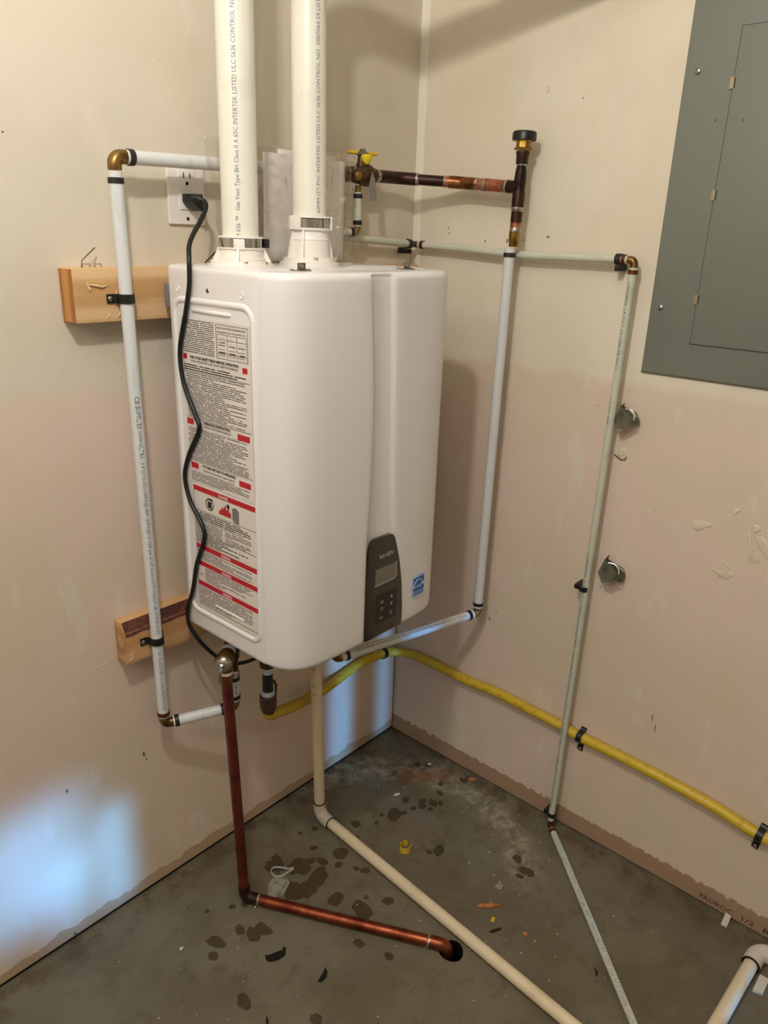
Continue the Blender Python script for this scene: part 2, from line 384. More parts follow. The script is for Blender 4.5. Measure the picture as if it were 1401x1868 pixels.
wr = struct('wall_right', MB().prism([(0, .0125, .004), (0, FY, .004), (0, FY, 2.4), (0, .0125, 2.4)], (.0125, 0, 0)), M['wr'])
struct('gap_shade_2', MB().box((.003, FY, .0005), (.02, .02, .03)), M['gap'])  # black strip painted as the shade under the right wall
struct('ceiling', MB().box((LX, FY, 2.40), (.02, .02, 2.42)), M['ceil'])
struct('wall_rear', MB().box((LX - .02, FY, 0), (LX, .02, 2.4)), M['plain'])
# wall behind the camera; the unseen door is added to back the daylight lamps
wf = struct('wall_front', MB().box((LX, FY - .02, 0), (-1.25, FY, 2.4)).box((0, FY - .02, 0), (.02, FY, 2.4)).box((-1.25, FY - .02, 2.05), (0, FY, 2.4)), M['plain'])
dr = struct('added_door_1', MB().box((-1.25, FY - .02, .0), (-1.20, FY + .01, 2.05)).box((-.05, FY - .02, 0), (0, FY + .01, 2.05)).box((-1.20, FY - .02, .8), (-.05, FY + .01, 2.05)), M['door'])
obj('opaque_door_sheet', MB().box((-1.2, FY - .012, 0.0), (-.05, FY - .008, .8)), M['paper'], dr)  # opaque sheet in the added door; no daylight passes it

# printed paper at the foot of the right wall, read along the wall away from the corner
for s_, y_, z_, wd in (('PROROC', -.937, .012, .075), ('1/2', -1.027, .012, .030), ('REG', -1.075, .012, .05)):
    text(s_, (0, y_, z_), (0, -1, 0), (0, 0, 1), .013, M['brown_ink'], wr, width=wd)
# filler smears and flakes on the right wall
def smear(name, pts, x=-.0, h=.0022):
    mb = MB(); n = len(pts); cy = sum(p[0] for p in pts)/n; cz = sum(p[1] for p in pts)/n; outer = []; inner = []
    for i in range(n):
        a, b = pts[i], pts[(i+1) % n]
        for t in (0, .33, .66):
            q = (a[0] + (b[0]-a[0])*t + rnd.uniform(-.0012, .0012), a[1] + (b[1]-a[1])*t + rnd.uniform(-.0012, .0012))
            outer.append(V((x + .0004, q[0], q[1]))); f = rnd.uniform(.62, .8)
            inner.append(V((x - h*rnd.uniform(.5, 1), cy + (q[0]-cy)*f, cz + (q[1]-cz)*f)))
    o = mb.rings([outer, inner], caps=(False, True)); return obj(name, mb, M['spk'], wr)
for p in ([(-.766, .893), (-.78, .896), (-.812, .9), (-.818, .895), (-.80, .884), (-.786, .872), (-.772, .876), (-.775, .884)],
          [(-.846, .925), (-.844, .934), (-.85, .941), (-.86, .941), (-.853, .932), (-.85, .924)],
          [(-.885, .912), (-.892, .918), (-.903, .913), (-.90, .904), (-.889, .899)],
          [(-.878, .90), (-.884, .902), (-.89, .875), (-.90, .853), (-.915, .846), (-.912, .838), (-.895, .836), (-.886, .845)],
          [(-.893, .893), (-.905, .899), (-.925, .88), (-.94, .86), (-.925, .85), (-.912, .866), (-.902, .872)],
          [(-.818, .806), (-.824, .806), (-.848, .80), (-.868, .81), (-.874, .802), (-.86, .787), (-.842, .79), (-.835, .797)],
          [(-.838, .829), (-.845, .828), (-.868, .812), (-.862, .811)],
          [(-.597, 1.012), (-.607, 1.013), (-.612, 1.001), (-.606, .992), (-.595, .991), (-.592, .998)],
          [(-.336, 1.715), (-.344, 1.713), (-.341, 1.702), (-.335, 1.698), (-.337, 1.706)],
          [(-.675, .888), (-.682, .892), (-.684, .886), (-.679, .884)], [(-.745, .853), (-.753, .854), (-.751, .848)], [(-.742, .794), (-.748, .797), (-.75, .79), (-.744, .789)]):
    smear('filler_smear', p)
obj('torn_paper', MB().tube([(-.001, -.587, .994), (-.002, -.594, .990), (-.002, -.604, .986), (-.002, -.612, .987), (-.001, -.614, .994)], .0011, 6), M['brown_ink'], wr)

def mark(wall, a, b, r, m, x_wall):
    """a scuff, nick or flake standing a hair proud of the drywall"""
    P = [V((-.0006, a + r[0]*math.cos(t)*(1 + .3*math.sin(3*t + a*50)), b + r[1]*math.sin(t)*(1 + .3*math.cos(2*t + b*40)))) for t in [2*math.pi*i/11 for i in range(11)]]
    if not x_wall: P = [V((p.y, -.0006, p.z)) for p in P]
    obj('scuff_mark' if m != 'spk' else 'paint_flake', MB().prism(P, (.0005, 0, 0) if x_wall else (0, .0005, 0)), M[m], wall)
for a, b, rx, rz, m in ((-1.022, 1.07, .004, .002, 'spk'), (-.90, .612, .012, .0012, 'spk'), (-.875, .617, .005, .002, 'spk'), (-.744, 1.004, .003, .006, 'spk'), (-.683, 1.687, .004, .002, 'spk'), (-.672, 1.674, .0012, .008, 'spk'), (-.63, 1.624, .0015, .003, 'spk'), (-.997, .37, .003, .0035, 'tag'), (-.827, .364, .003, .006, 'tag'), (-.822, .348, .002, .004, 'tag'), (-1.02, .014, .003, .0025, 'gap'), (-.728, .018, .003, .002, 'endg'), (-.959, 1.546, .0012, .0012, 'gap')):
    mark(wl, a, b, (rx, rz), m, False)
for a, b, rx, rz, m in ((-.213, 1.414, .0016, .004, 'tag'), (-.271, 1.416, .002, .006, 'tag'), (-.312, 1.42, .006, .005, 'plain'), (-.373, 1.427, .004, .003, 'tag'), (-.111, 1.429, .0015, .0015, 'gap'), (-.107, 1.441, .0015, .0015, 'gap'), (-.33, .518, .0015, .002, 'gap'), (-.312, .495, .0025, .005, 'tag'), (-.598, .683, .002, .0012, 'tag'), (-.777, 1.093, .003, .003, 'spk'), (-.763, .412, .0015, .008, 'tag'), (-.773, .388, .0012, .010, 'tag'), (-.534, 1.091, .0012, .0018, 'tag'), (-.883, .77, .003, .002, 'spk'), (-.42, 1.686, .0012, .002, 'tag'), (-.58, .03, .003, .0025, 'endg')):
    mark(wr, a, b, (rx, rz), m, True)

# ------------------------------------------------------------------ timber rails behind the heater
def rails():
    t = thing('mounting_rail', 'upper pale spruce mounting rail with staples at its sawn left end', 'board', (-.5, -.02, 1.31), 'timber rails behind the heater')
    obj('board', MB().box((-.895, -.038, 1.268), (-.02, -.0005, 1.355)), M['wood'], t, bevel=.002)
    obj('sawn_end', MB().prism([(-.8985, -.037, 1.270), (-.8985, -.002, 1.27), (-.8985, -.002, 1.353), (-.8985, -.037, 1.353)], (.004, 0, 0)), M['endg'], t, label='orange sawn end grain')
    obj('splinter', MB().tube([(-.869, -.0385, 1.329), (-.858, -.041, 1.328), (-.846, -.0405, 1.325), (-.833, -.0385, 1.327)], [.001, .0016, .0014, .0006], 6), M['splint'], t)
    obj('splinter', MB().tube([(-.872, -.0385, 1.332), (-.868, -.041, 1.322), (-.867, -.0385, 1.316)], [.0008, .0018, .0005], 6), M['splint'], t)
    for x, z in ((-.838, 1.278), (-.818, 1.279), (-.82, 1.315)):
        obj('splinter', MB().tube([(x - .002, -.0382, z - .004), (x, -.0395, z), (x + .002, -.0382, z + .004)], [.0005, .0013, .0005], 6), M['splint'], t)
    for x, w_ in ((-.868, .013), (-.846, .011)):
        obj('staple', MB().tube([(x, -.024, 1.353), (x, -.024, 1.3605), (x + w_, -.024, 1.3605), (x + w_, -.024, 1.353)], .0009, 6), M['staple'], t)
    obj('bent_wire', MB().tube([(x0_ := -.871, -.026, 1.354), (-.868, -.024, 1.366), (-.840, -.018, 1.386)], .0009, 6), M['dbrass'], t)
    obj('bent_wire', MB().tube([(-.848, -.024, 1.356), (-.838, -.016, 1.371)], .0007, 6), M['tag'], t)
    t = thing('mounting_rail', 'lower tan mounting rail with a dark bark edge, under the heater', 'board', (-.6, -.02, .655), 'timber rails behind the heater')
    obj('board', MB().prism([(-.864, -.038, .612), (-.864, -.038, .682), (-.864, -.026, .700), (-.864, -.0005, .702), (-.864, -.0005, .612)], (.50, 0, 0)), M['wood2'], t, bevel=.0015)
    # waney strip: ragged lower edge on the front, up over the chamfer
    lo = []; hi = []; back = []
    for i in range(46):
        x = -.863 + .4985*i/45; j = .004*mnoise.noise(V((x*38, 0, 3))) + .003*mnoise.noise(V((x*110, 5, 3)))
        lo.append(V((x, -.0392, .6745 + j))); hi.append(V((x, -.0392 + .0015, .683))); back.append(V((x, -.0258, .7008)))
    m_ = MB(); m_.add(lo + hi + back, [(i, i+1, 46+i+1, 46+i) for i in range(45)] + [(46+i, 46+i+1, 92+i+1, 92+i) for i in range(45)])
    obj('bark_edge', m_, M['bark'], t, label='dark reddish bark left along the top front edge')
    for z in (.621, .626, .632):
        obj('saw_tear', MB().tube([(-.8615, -.0385, z - .001), (-.854, -.0388, z + .001), (-.848, -.0382, z + .002)], [.0004, .0009, .0003], 6), M['splint'], t)
rails()

# ------------------------------------------------------------------ tankless water heater
XL, XR, YB, YS, YF, ZB, ZT = -.7355, -.2985, -.060, -.3045, -.3775, .668, 1.362
def heater():
    t = thing('water_heater', 'white tankless wall-hung water heater with warning labels and dark control panel', 'water heater', (-.517, -.06, ZB))
    cas = obj('casing', MB().box((XL, YB, ZB), (XR, YS, ZT)), M['white'], t, bevel=.011, seg=4)
    # front cover lofted: rounded corners, recessed channel that widens into the control panel
    def interp(z, tab):
        for (za, a), (zb, b) in zip(tab, tab[1:]):
            if za >= z >= zb: return a + (b - a)*(za - z)/(za - zb)
        return tab[0][1] if z > tab[0][0] else tab[-1][1]
    tl = [(1.362, -.5525), (1.30, -.549), (1.178, -.540), (1.03, -.540), (.936, -.545), (.883, -.549), (.668, -.551)]
    tr = [(1.362, -.4925), (1.171, -.482), (.985, -.476), (.882, -.465), (.833, -.456), (.72, -.444), (.668, -.443)]
    cor = [(0, 0), (.001, .010), (.004, .0225), (.0095, .034), (.017, .0455), (.027, .0545), (.041, .0620), (.060, .0675), (.088, .0705), (.120, .0725)]
    zs = []
    R_ = .013
    for i in range(7):
        a = math.pi/2*i/6; zs.append((ZT - R_ + R_*math.cos(a), R_*(1 - math.sin(a))))
    zs += [(z, 0) for z in (1.33, 1.30, 1.25, 1.2, 1.15, 1.1, 1.05, 1.0, .96, .92, .89, .87, .85, .82, .79, .76, .73, .70)]
    for i in range(6):
        a = math.pi/2*i/5; zs.append((ZB + R_*(1 - math.sin(a)), R_*(1 - math.cos(a))))
    rows = []
    for z, e in zs:
        xl, xr = interp(z, tl), interp(z, tr); pr = []
        for dx, dy in cor: pr.append((XL + dx, YS - dy))
        f = lambda x: -.3770 - .0012*(1 - ((x + .517)/.10)**2) if abs(x + .517) < .1 else -.3770
        D = .0062*max(0, min(1, (ZT - .002 - z)/.005))
        for x, d in ((xl - .014, 0), (xl - .004, .0004), (xl - .0012, .0016), (xl + .0002, D*.84), (xl + .0014, D), ((xl + xr)/2, D), (xr - .0125, D), (xr - .0095, D*.86), (xr - .0045, D*.16), (xr - .001, 0), (xr + .010, 0)):
            pr.append((x, f(x) + d))
        for dx, dy in reversed(cor): pr.append((XR - dx, YS - dy))
        q = []
        for i, (x, y) in enumerate(pr):
            a, b = pr[max(i-1, 0)], pr[min(i+1, len(pr)-1)]; tx, ty = b[0]-a[0], b[1]-a[1]; L = math.hypot(tx, ty)
            if i in (0, len(pr)-1): nx, ny = (1 if i == 0 else -1), 0
            else: nx, ny = -ty/L, tx/L
            q.append(V((x + nx*e, y + ny*e, z)))
        rows.append(q)
    m_ = MB(); n = len(rows[0])
    m_.v = [p for r in rows for p in r]
    for i in range(len(rows)-1):
        for j in range(n-1): m_.f.append((i*n+j, i*n+j+1, (i+1)*n+j+1, (i+1)*n+j))
    m_.f.append(tuple(range(n))); m_.f.append(tuple((len(rows)-1)*n + j for j in range(n)))
    fc = obj('front_cover', m_, M['white'], t, smooth=50)
    obj('cover_seam', MB().box((XL + .0006, YS - .0006, ZB + .012), (XL + .003, YS + .0008, ZT - .012)), M['white'], t)
    # embossed ribs on the left side
    def rr(y0, y1, z0, z1, r, n=7):
        P = []
        for cy, cz, a0 in ((y1 - r, z1 - r, 0), (y0 + r, z1 - r, 90), (y0 + r, z0 + r, 180), (y1 - r, z0 + r, 270)):
            for i in range(n): a = math.radians(a0 + 90*i/(n-1)); P.append(V((XL, cy + r*math.cos(a), cz + r*math.sin(a))))
        return P
    P = rr(-.291, -.078, .712, 1.306, .024); P.append(P[0].copy())
    rings = []
    for i, p in enumerate(P[:-1]):
        a, b = P[i-1] if i else P[-2], P[i+1]; tt = (b - a).normalized(); s_ = tt.cross(V((1, 0, 0)))
        rings.append([p + s_*o + V((-h, 0, 0)) for o, h in ((-.0065, -.001), (-.0042, .0018), (-.0015, .0031), (.0015, .0031), (.0042, .0018), (.0065, -.001))])
    m_ = MB(); m_.rings(rings, closed=True); obj('embossed_rib', m_, M['whiteb'], cas, smooth=60)
    for a, b in (((XL, -.130, 1.2905), (XL, -.237, 1.2905)), ((XL, -.157, .742), (XL, -.246, .742))):
        d = V(b) - V(a); m_ = MB(); m_.rings([[V(a).lerp(V(b), u) + V((-hx*k, 0, hz*k)) for hx, hz in ((-.001, -.0042), (.002, -.0026), (.0028, 0), (.002, .0026), (-.001, .0042))] for u, k in ((0, .3), (.03, 1), (.97, 1), (1, .3))])
        obj('embossed_bar', m_, M['whiteb'], cas, smooth=60)
    for y, z in ((-.092, 1.3235), (-.266, 1.3235)):
        obj('dimple', MB().rev((XL - .0002, y, z), (-1, 0, 0), [(0, .0058), (.0012, .005), (.0004, .003), (.0002, .0)], 16), M['whiteb'], cas)
    obj('screw_hole', MB().rev((XL, y := -.177, 1.325), (-1, 0, 0), [(0, .0042), (.0008, .0036), (.0006, .0022)], 14), M['screw'], cas)
    obj('screw_hole', MB().rev((XL - .0007, -.177, 1.325), (-1, 0, 0), [(0, .0022), (.0003, .0018)], 12), M['slot'], cas)
    # ------- labels on the left side
    def quad(name, y0, y1, z0, z1, m, par, lift):
        return obj(name, MB().box((XL - lift, y1, z0), (XL - lift + .0004, y0, z1)), m, par)
    X = lambda d: XL - d
    tx = lambda s_, y, z, h, wd, m, par: text(s_, (XL - .0016, y, z), (0, -1, 0), (0, 0, 1), h, m, par, width=wd, lift=.0003, bold=.035 if h > .004 else .015)
    L1 = quad('operating_label', -.098, -.2845, .981, 1.2785, M['lab'], t, .0010); L1['label'] = 'pale label of small print with red corner blocks'
    def blk(par, y0, y1, z0, z1, m='rows'): quad('small_print', y0, y1, z0, z1, M[m], par, .0014)
    def rule(par, y0, y1, z0, z1): quad('rule', y0, y1, z0, z1, M['ink'], par, .0015)
    blk(L1, -.1, -.19, 1.219, 1.276)
    for z in (1.2735, 1.2185): rule(L1, -.196, -.279, z, z + .0005)
    for z in (1.258, 1.2495, 1.227): rule(L1, -.199, -.276, z, z + .0004)
    for y in (-.196, -.2785): rule(L1, y, y - .0005, 1.2185, 1.274)
    for y in (-.199, -.226, -.251, -.2755): rule(L1, y, y - .0004, 1.220, 1.258)
    tx('INSTALLATION CLEARANCES', -.200, 1.2675, .0026, .074, M['ink'], L1)
    tx("(Dégagements d'installation)", -.200, 1.2615, .0022, .074, M['ink'], L1)
    for i, y in enumerate((-.203, -.230, -.2545)):
        for j in range(6): blk(L1, y, y - .017, 1.2225 + .0055*j, 1.2225 + .0055*j + .0024, 'rowsb')
    for y0, y1, z in ((-.1, -.110, 1.2065), (-.2635, -.276, 1.2015)): quad('red_block', y0, y1, z, z + .009, M['red'], L1, .0015)
    tx('FOR YOUR SAFETY READ BEFORE OPERATING', -.120, 1.2095, .0042, .134, M['ink'], L1)
    tx('POUR VOTRE SECURITE, LISEZ AVANT DE METTRE EN MARCHE', -.122, 1.2035, .0034, .130, M['inkm'], L1)
    blk(L1, -.1, -.278, 1.187, 1.200, 'rowsb'); rule(L1, -.099, -.2815, 1.1855, 1.186)
    blk(L1, -.105, -.279, 1.104, 1.184)
    for y0, y1, z in ((-.100, -.119, 1.090), (-.245, -.277, 1.0865)): quad('red_block', y0, y1, z, z + .0105, M['red'], L1, .0015)
    tx('OPERATING INSTRUCTION', -.150, 1.0965, .0046, .075, M['ink'], L1)
    tx('INSTRUCTIONS DE MISE EN MARCHE', -.152, 1.0905, .0034, .075, M['inkm'], L1)
    rule(L1, -.099, -.2815, 1.1025, 1.103)
    blk(L1, -.102, -.279, 1.025, 1.086)
    for y0, y1, z in ((-.106, -.127, 1.0085), (-.245, -.276, 1.004)): quad('red_block', y0, y1, z, z + .0105, M['red'], L1, .0015)
    tx('TO TURN OFF GAS TO APPLIANCE', -.140, 1.015, .0046, .095, M['ink'], L1)
    tx("Comment couper l'admission de gaz de l'appareil", -.140, 1.008, .0034, .092, M['inkm'], L1)
    rule(L1, -.099, -.2815, 1.0225, 1.023); blk(L1, -.104, -.279, .985, 1.003)
    L2 = quad('danger_label', -.1045, -.2885, .722, .9775, M['lab'], t, .0010); L2['label'] = 'pale hazard label with red DANGER and WARNING bars'
    for z, s_ in ((.966, 'DANGER'), (.8495, 'WARNING'), (.8145, 'WARNING'), (.7715, 'WARNING')):
        b_ = quad('red_bar', -.1075, -.2865, z, z + .0095, M['red'], L2, .0015)
        text(s_, (XL - .0021, -.184, z + .0023), (0, -1, 0), (0, 0, 1), .0055, M['labw'], L2, width=.028, lift=.0002, bold=.02)
    # pictograms: spray can in a ring, flames, cabinet
    cy, cz = -.1555, .9475
    obj('prohibition_ring', MB().rings([[V((XL - .0018, cy + r*math.cos(2*math.pi*j/24), cz + r*math.sin(2*math.pi*j/24))) for j in range(24)] for r in (.0118, .0098)], caps=(False, False)), M['ink'], L2)
    obj('can_pictogram', MB().box((XL - .0018, cy - .0055, cz - .007), (XL - .0014, cy + .0055, cz + .005)).box((XL - .0018, cy - .009, cz + .008), (XL - .0014, cy + .002, cz + .011)), M['ink'], L2)
    fl = [(-.182, .937), (-.218, .937), (-.217, .948), (-.213, .944), (-.211, .954), (-.206, .947), (-.202, .958), (-.197, .948), (-.193, .953), (-.190, .945), (-.186, .946)]
    obj('flame_pictogram', MB().prism([(XL - .0018, y, z) for y, z in fl], (.0003, 0, 0)), M['red'], L2)
    obj('burst_pictogram', MB().ball((XL - .0016, -.210, .957), .0045, 8, 6, (.08, 1, 1)), M['ink'], L2)
    obj('cabinet_pictogram', MB().prism([(XL - .0018, y, z) for y, z in ((-.222, .937), (-.226, .931), (-.240, .931), (-.240, .955), (-.233, .960), (-.222, .957))], (.0003, 0, 0)), M['gfx'], L2)
    rule(L2, -.1075, -.2865, .9285, .929); blk(L2, -.109, -.284, .909, .927, 'rowsb')
    blk(L2, -.109, -.19, .884, .906); blk(L2, -.197, -.284, .884, .9065); rule(L2, -.1075, -.2865, .8825, .883)
    blk(L2, -.109, -.283, .861, .881, 'rowsb'); blk(L2, -.109, -.284, .826, .848); blk(L2, -.130, -.284, .783, .813); blk(L2, -.109, -.284, .733, .770)
    text('HOT', (XL - .0018, -.113, .793), (0, -1, 0), (0, 0, 1), .0045, M['ink'], L2, width=.012, lift=.0002)
    for y in (-.1068, -.2868): rule(L2, y, y - .0005, .730, .966)
    rule(L2, -.1068, -.2872, .730, .7305)
    # ------- control panel on the front
    yf = -.3806
    out = [(-.5500, .676), (-.5515, .74), (-.5505, .80), (-.5470, .850), (-.5430, .873), (-.5390, .881), (-.5320, .8850), (-.4860, .8850), (-.4790, .882), (-.4740, .875), (-.4680, .858), (-.4570, .82), (-.4480, .77), (-.4440, .72), (-.4430, .684), (-.4455, .676)]
    cp = obj('control_panel', MB().prism([(x, yf, z) for x, z in out], (0, .0085, 0)), M['ctrl'], t, bevel=.0016, label='dark brown-black control panel with display and keypad')
    y2 = yf - .0004
    obj('display', MB().box((-.528, y2 - .0003, .789), (-.468, yf + .001, .822)), M['lcd'], cp)
    obj('display_rim', MB().tube([(-.468, y2, .824), (-.4665, y2, .796), (-.4685, y2, .7905), (-.474, y2, .788), (-.529, y2, .7875)], .0008, 6), M['silver'], cp)
    obj('keypad', MB().box((-.524, y2, .704), (-.464, yf + .001, .766)), M['keypad'], cp)
    F = lambda s_, x, z, h, wd, m=M['silver']: text(s_, (x, y2 - .0003, z), (1, 0, 0), (0, 0, 1), h, m, cp, width=wd, lift=.0003, bold=.02)
    F('NAVIEN', -.5195, .8425, .0085, .040)
    F('M', -.512, .7455, .0055, .008); F('OK', -.513, .7115, .0055, .009)
    tri = lambda pts, nm: obj(nm, MB().prism([(x, y2 - .0003, z) for x, z in pts], (0, -.0003, 0)), M['silver'], cp)
    tri([(-.4825, .750), (-.4755, .750), (-.479, .7565)], 'up_arrow'); tri([(-.4825, .7385), (-.4755, .7385), (-.479, .732)], 'down_arrow')
    obj('power_mark', MB().tube([(-.4822, y2, .713), (-.4758, y2, .713), (-.4758, y2, .7195), (-.4822, y2, .7195), (-.4822, y2, .713)], .0005, 5), M['silver'], cp)
    obj('back_arrow', MB().tube([(-.512, y2, .7355), (-.5045, y2, .7355), (-.5045, y2, .7295), (-.510, y2, .7295)], .0005, 5), M['silver'], cp)
    # ------- blue efficiency sticker
    sy = -.3766
    st = obj('efficiency_sticker', MB().box((-.4085, sy - .0012, .7215), (-.3725, sy + .004, .7645)), M['blue'], t, label='blue and white efficiency sticker')
    SY = sy - .0016
    obj('sticker_border', MB().tube([(-.4085, SY, .7215), (-.3725, SY, .7215), (-.3725, SY, .7645), (-.4085, SY, .7645), (-.4085, SY, .7215)], .0005, 4), M['stw'], st)
    obj('globe_arc', MB().tube([(-.3905 + .0155*math.cos(math.radians(a)), SY, .7405 + .0175*math.sin(math.radians(a))) for a in range(8, 181, 12)], .0006, 5), M['stw'], st)
    obj('sticker_rule', MB().box((-.4085, SY, .7310), (-.3725, SY + .001, .7318)), M['stw'], st)
    text('energy', (-.406, SY, .7395), (1, 0, .10), (0, 0, 1), .0075, M['stw'], st, width=.026, lift=.0002)
    obj('star_mark', MB().prism([(-.3785 + r*math.sin(a), SY - .0001, .7475 + r*math.cos(a)) for a, r in [(math.pi*i/5, .0042 if i % 2 == 0 else .0017) for i in range(10)]], (0, -.0003, 0)), M['stw'], st)
    text('ENERGY STAR', (-.4070, SY, .7245), (1, 0, 0), (0, 0, 1), .0040, M['stw'], st, width=.033, lift=.0002)
    # ------- top: plate lines, brackets, screws
    tp = obj('top_plate', MB().box((XL + .016, YS + .012, ZT - .001), (XR - .016, YB - .008, ZT + .0012)), M['white'], t, bevel=.0006)
    for x0_, x1_, y_ in ((-.50, -.32, -.27), (-.44, -.32, -.22), (-.40, -.32, -.10)):
        obj('pressed_rib', MB().box((x0_, y_ - .006, ZT + .0008), (x1_, y_ + .006, ZT + .0024)), M['white'], tp, bevel=.0008)
    for x in (-.645, -.383):
        b_ = obj('cover_bracket', MB().box((x - .011, -.318, ZT - .001), (x + .011, -.294, ZT + .0012)).box((x - .0085, -.3065, ZT), (x + .0085, -.3050, ZT + .0125)), M['galv'], t, bevel=.0005)
        obj('screw', MB().rev((x, -.3065, ZT + .007), (0, -1, 0), [(0, .0036), (.0018, .0032), (.0024, .0012)], 12), M['screw'], b_)
        for dx in (-.016, .016, .021):
            obj('screw', MB().rev((x + dx, -.300, ZT), (0, 0, 1), [(0, .0036), (.002, .0034), (.003, .002)], 10), M['screw'], b_)
    obj('wall_bracket', MB().box((XL - .0015, YB - .002, 1.290), (XL + .03, YB + .0085, 1.330)), M['gfx'], t, bevel=.003)
    obj('red_tag', MB().box((-.650, -.3052, .655), (-.628, -.3040, .669)), M['redtag'], t)
    # ------- exhaust and intake collars
    def collar(x, y, name, tall):
        c = V((x, y, ZT)); k = obj(name, MB().rev(c, (0, 0, 1), [(0, .056), (.004, .056), (.0045, .052), (.009, .051), (.010, .040)] if not tall else [(0, .055), (.007, .055), (.0075, .050), (.015, .049), (.016, .036)], 36), M['pvcw'], t)
        if not tall:
            body = obj('collar_body', MB().rev(c, (0, 0, 1), [(.005, .0405), (.014, .0405), (.015, .0385), (.028, .0370), (.029, .0395), (.031, .0395)], 36), M['pvcw'], k)
            obj('clamp_band', MB().rev(c, (0, 0, 1), [(.0305, .0345), (.031, .0365), (.0455, .0365), (.046, .0345)], 36), M['steel'], k, label='polished steel clamp band')
            obj('collar_lip', MB().rev(c, (0, 0, 1), [(.0455, .033), (.0458, .0378), (.0488, .0378), (.049, .032)], 36), M['pvcw'], k)
            obj('clamp_tab', MB().box((x - .032, y - .029, ZT + .028), (x - .014, y - .026, ZT + .0445), Matrix.Translation((x, y, 0)) @ Matrix.Rotation(math.radians(-42), 4, 'Z') @ Matrix.Translation((-x + .023, -y - .0105, 0))), M['pvcw'], k, bevel=.0008)
            obj('clamp_screw', MB().box((x + .030, y - .026, ZT + .031), (x + .041, y - .016, ZT + .0455)), M['ring'], k, bevel=.001)
            gus = [25, -45, -90-45, 160, 70, 115]; h0, h1, r0, r1 = .030, .004, .0395, .053
        else:
            obj('collar_body', MB().rev(c, (0, 0, 1), [(.012, .0375), (.045, .0348), (.046, .0360), (.048, .0348), (.062, .0340), (.063, .038), (.066, .038)], 36), M['pvcw'], k)
            obj('clamp_band', MB().rev(c, (0, 0, 1), [(.0655, .0335), (.066, .0358), (.081, .0358), (.0815, .0335)], 36), M['steel'], k, label='polished steel clamp band')
            for z in (.0625, .0825):
                obj('collar_lip', MB().rev(c, (0, 0, 1), [(z, .033), (z, .0385), (z + .0035, .0385), (z + .0035, .032)], 36), M['pvcw'], k)
            for a in (-32, -175, 100):
                p = c + V((math.cos(math.radians(a)), math.sin(math.radians(a)), 0))*.0375
                obj('clamp_tab', MB().box((-.0025, -.012, .0625), (.0022, .012, .086), Matrix.Translation(p) @ Matrix.Rotation(math.radians(a), 4, 'Z')), M['pvcw'], k, bevel=.0006)
            gus = [-25, -150, 45, 110, 170]; h0, h1, r0, r1 = .064, .012, .0365, .046
        for a in gus:
            d = V((math.cos(math.radians(a)), math.sin(math.radians(a)), 0)); s_ = d.cross(V((0, 0, 1)))*.0016
            obj('gusset', MB().prism([c + d*.034 + V((0, 0, h1)) - s_, c + d*r1 + V((0, 0, h1)) - s_, c + d*r0 + V((0, 0, h0)) - s_, c + d*.034 + V((0, 0, h0)) - s_], s_*2), M['pvcw'], k)
        for a in (-40, -120, 60, 150, -75):
            d = V((math.cos(math.radians(a)), math.sin(math.radians(a)), 0))
            obj('flange_screw', MB().rev(c + d*.0495 + V((0, 0, .008 if not tall else .0145)), (0, 0, 1), [(0, .004), (.0018, .0036), (.0022, .002)], 10), M['screw'], k)
        return k
    collar(-.660, -.172, 'exhaust_collar', False); collar(-.4985, -.168, 'intake_collar', True)
    # ------- bottom connections
    obj('cold_inlet', MB().rev((-.455, -.200, ZB + .002), (0, 0, -1), [(0, .016), (.03, .016), (.031, .013), (.055, .013)], 20), M['dbrass'], t)
    obj('condensate_outlet', MB().rev((-.437, -.116, ZB + .002), (0, 0, -1), [(0, .02), (.02, .02), (.021, .0165), (.05, .0165)], 20), M['pvcel'], t)
heater()

# ------------------------------------------------------------------ vent pipes
def vents():
    face = V((-.85, -1.05, 0))
    t = thing('vent_pipe', 'left ivory plastic vent pipe rising from the low collar', 'pipe', (-.660, -.172, 1.372), 'vent pipes above the heater')
    r = .0302
    obj('pipe', MB().tube(arc((-.660, -.172, 1.372), (-.652, -.165, 2.02), (-.50, -.36, 2.05), .09) , r, 32), M['pvc'], t)
    ax = V((.008, .007, .648)).normalized()
    pipe_text('SYSTEM 636 ™   Gas Vent Type BH Class II A 65C INTERTEK LISTED ULC S636 CONTROL NO  5007064', V((-.660, -.172, 1.372)) + ax*.012, ax, V((-.97, -.98, 0)), r, .0072, M['inkl'], t, width=.40)
    t = thing('vent_pipe', 'right ivory plastic vent pipe rising from the tall collar', 'pipe', (-.4985, -.168, 1.378), 'vent pipes above the heater')
    obj('pipe', MB().tube(arc((-.4985, -.168, 1.378), (-.4955, -.163, 1.895), (-.02, -.62, 1.915), .075), r, 32), M['pvc'], t)
    ax = V((.003, .005, .517)).normalized()
    pipe_text('60MM (2") PVC INTERTEK LISTED ULC S636 CONTROL NO  5007064 59 LISTED 45WA', V((-.4985, -.168, 1.378)) + ax*.075, ax, V((-.25, -1.2, 0)), r, .0072, M['inkl'], t, width=.37)
vents()

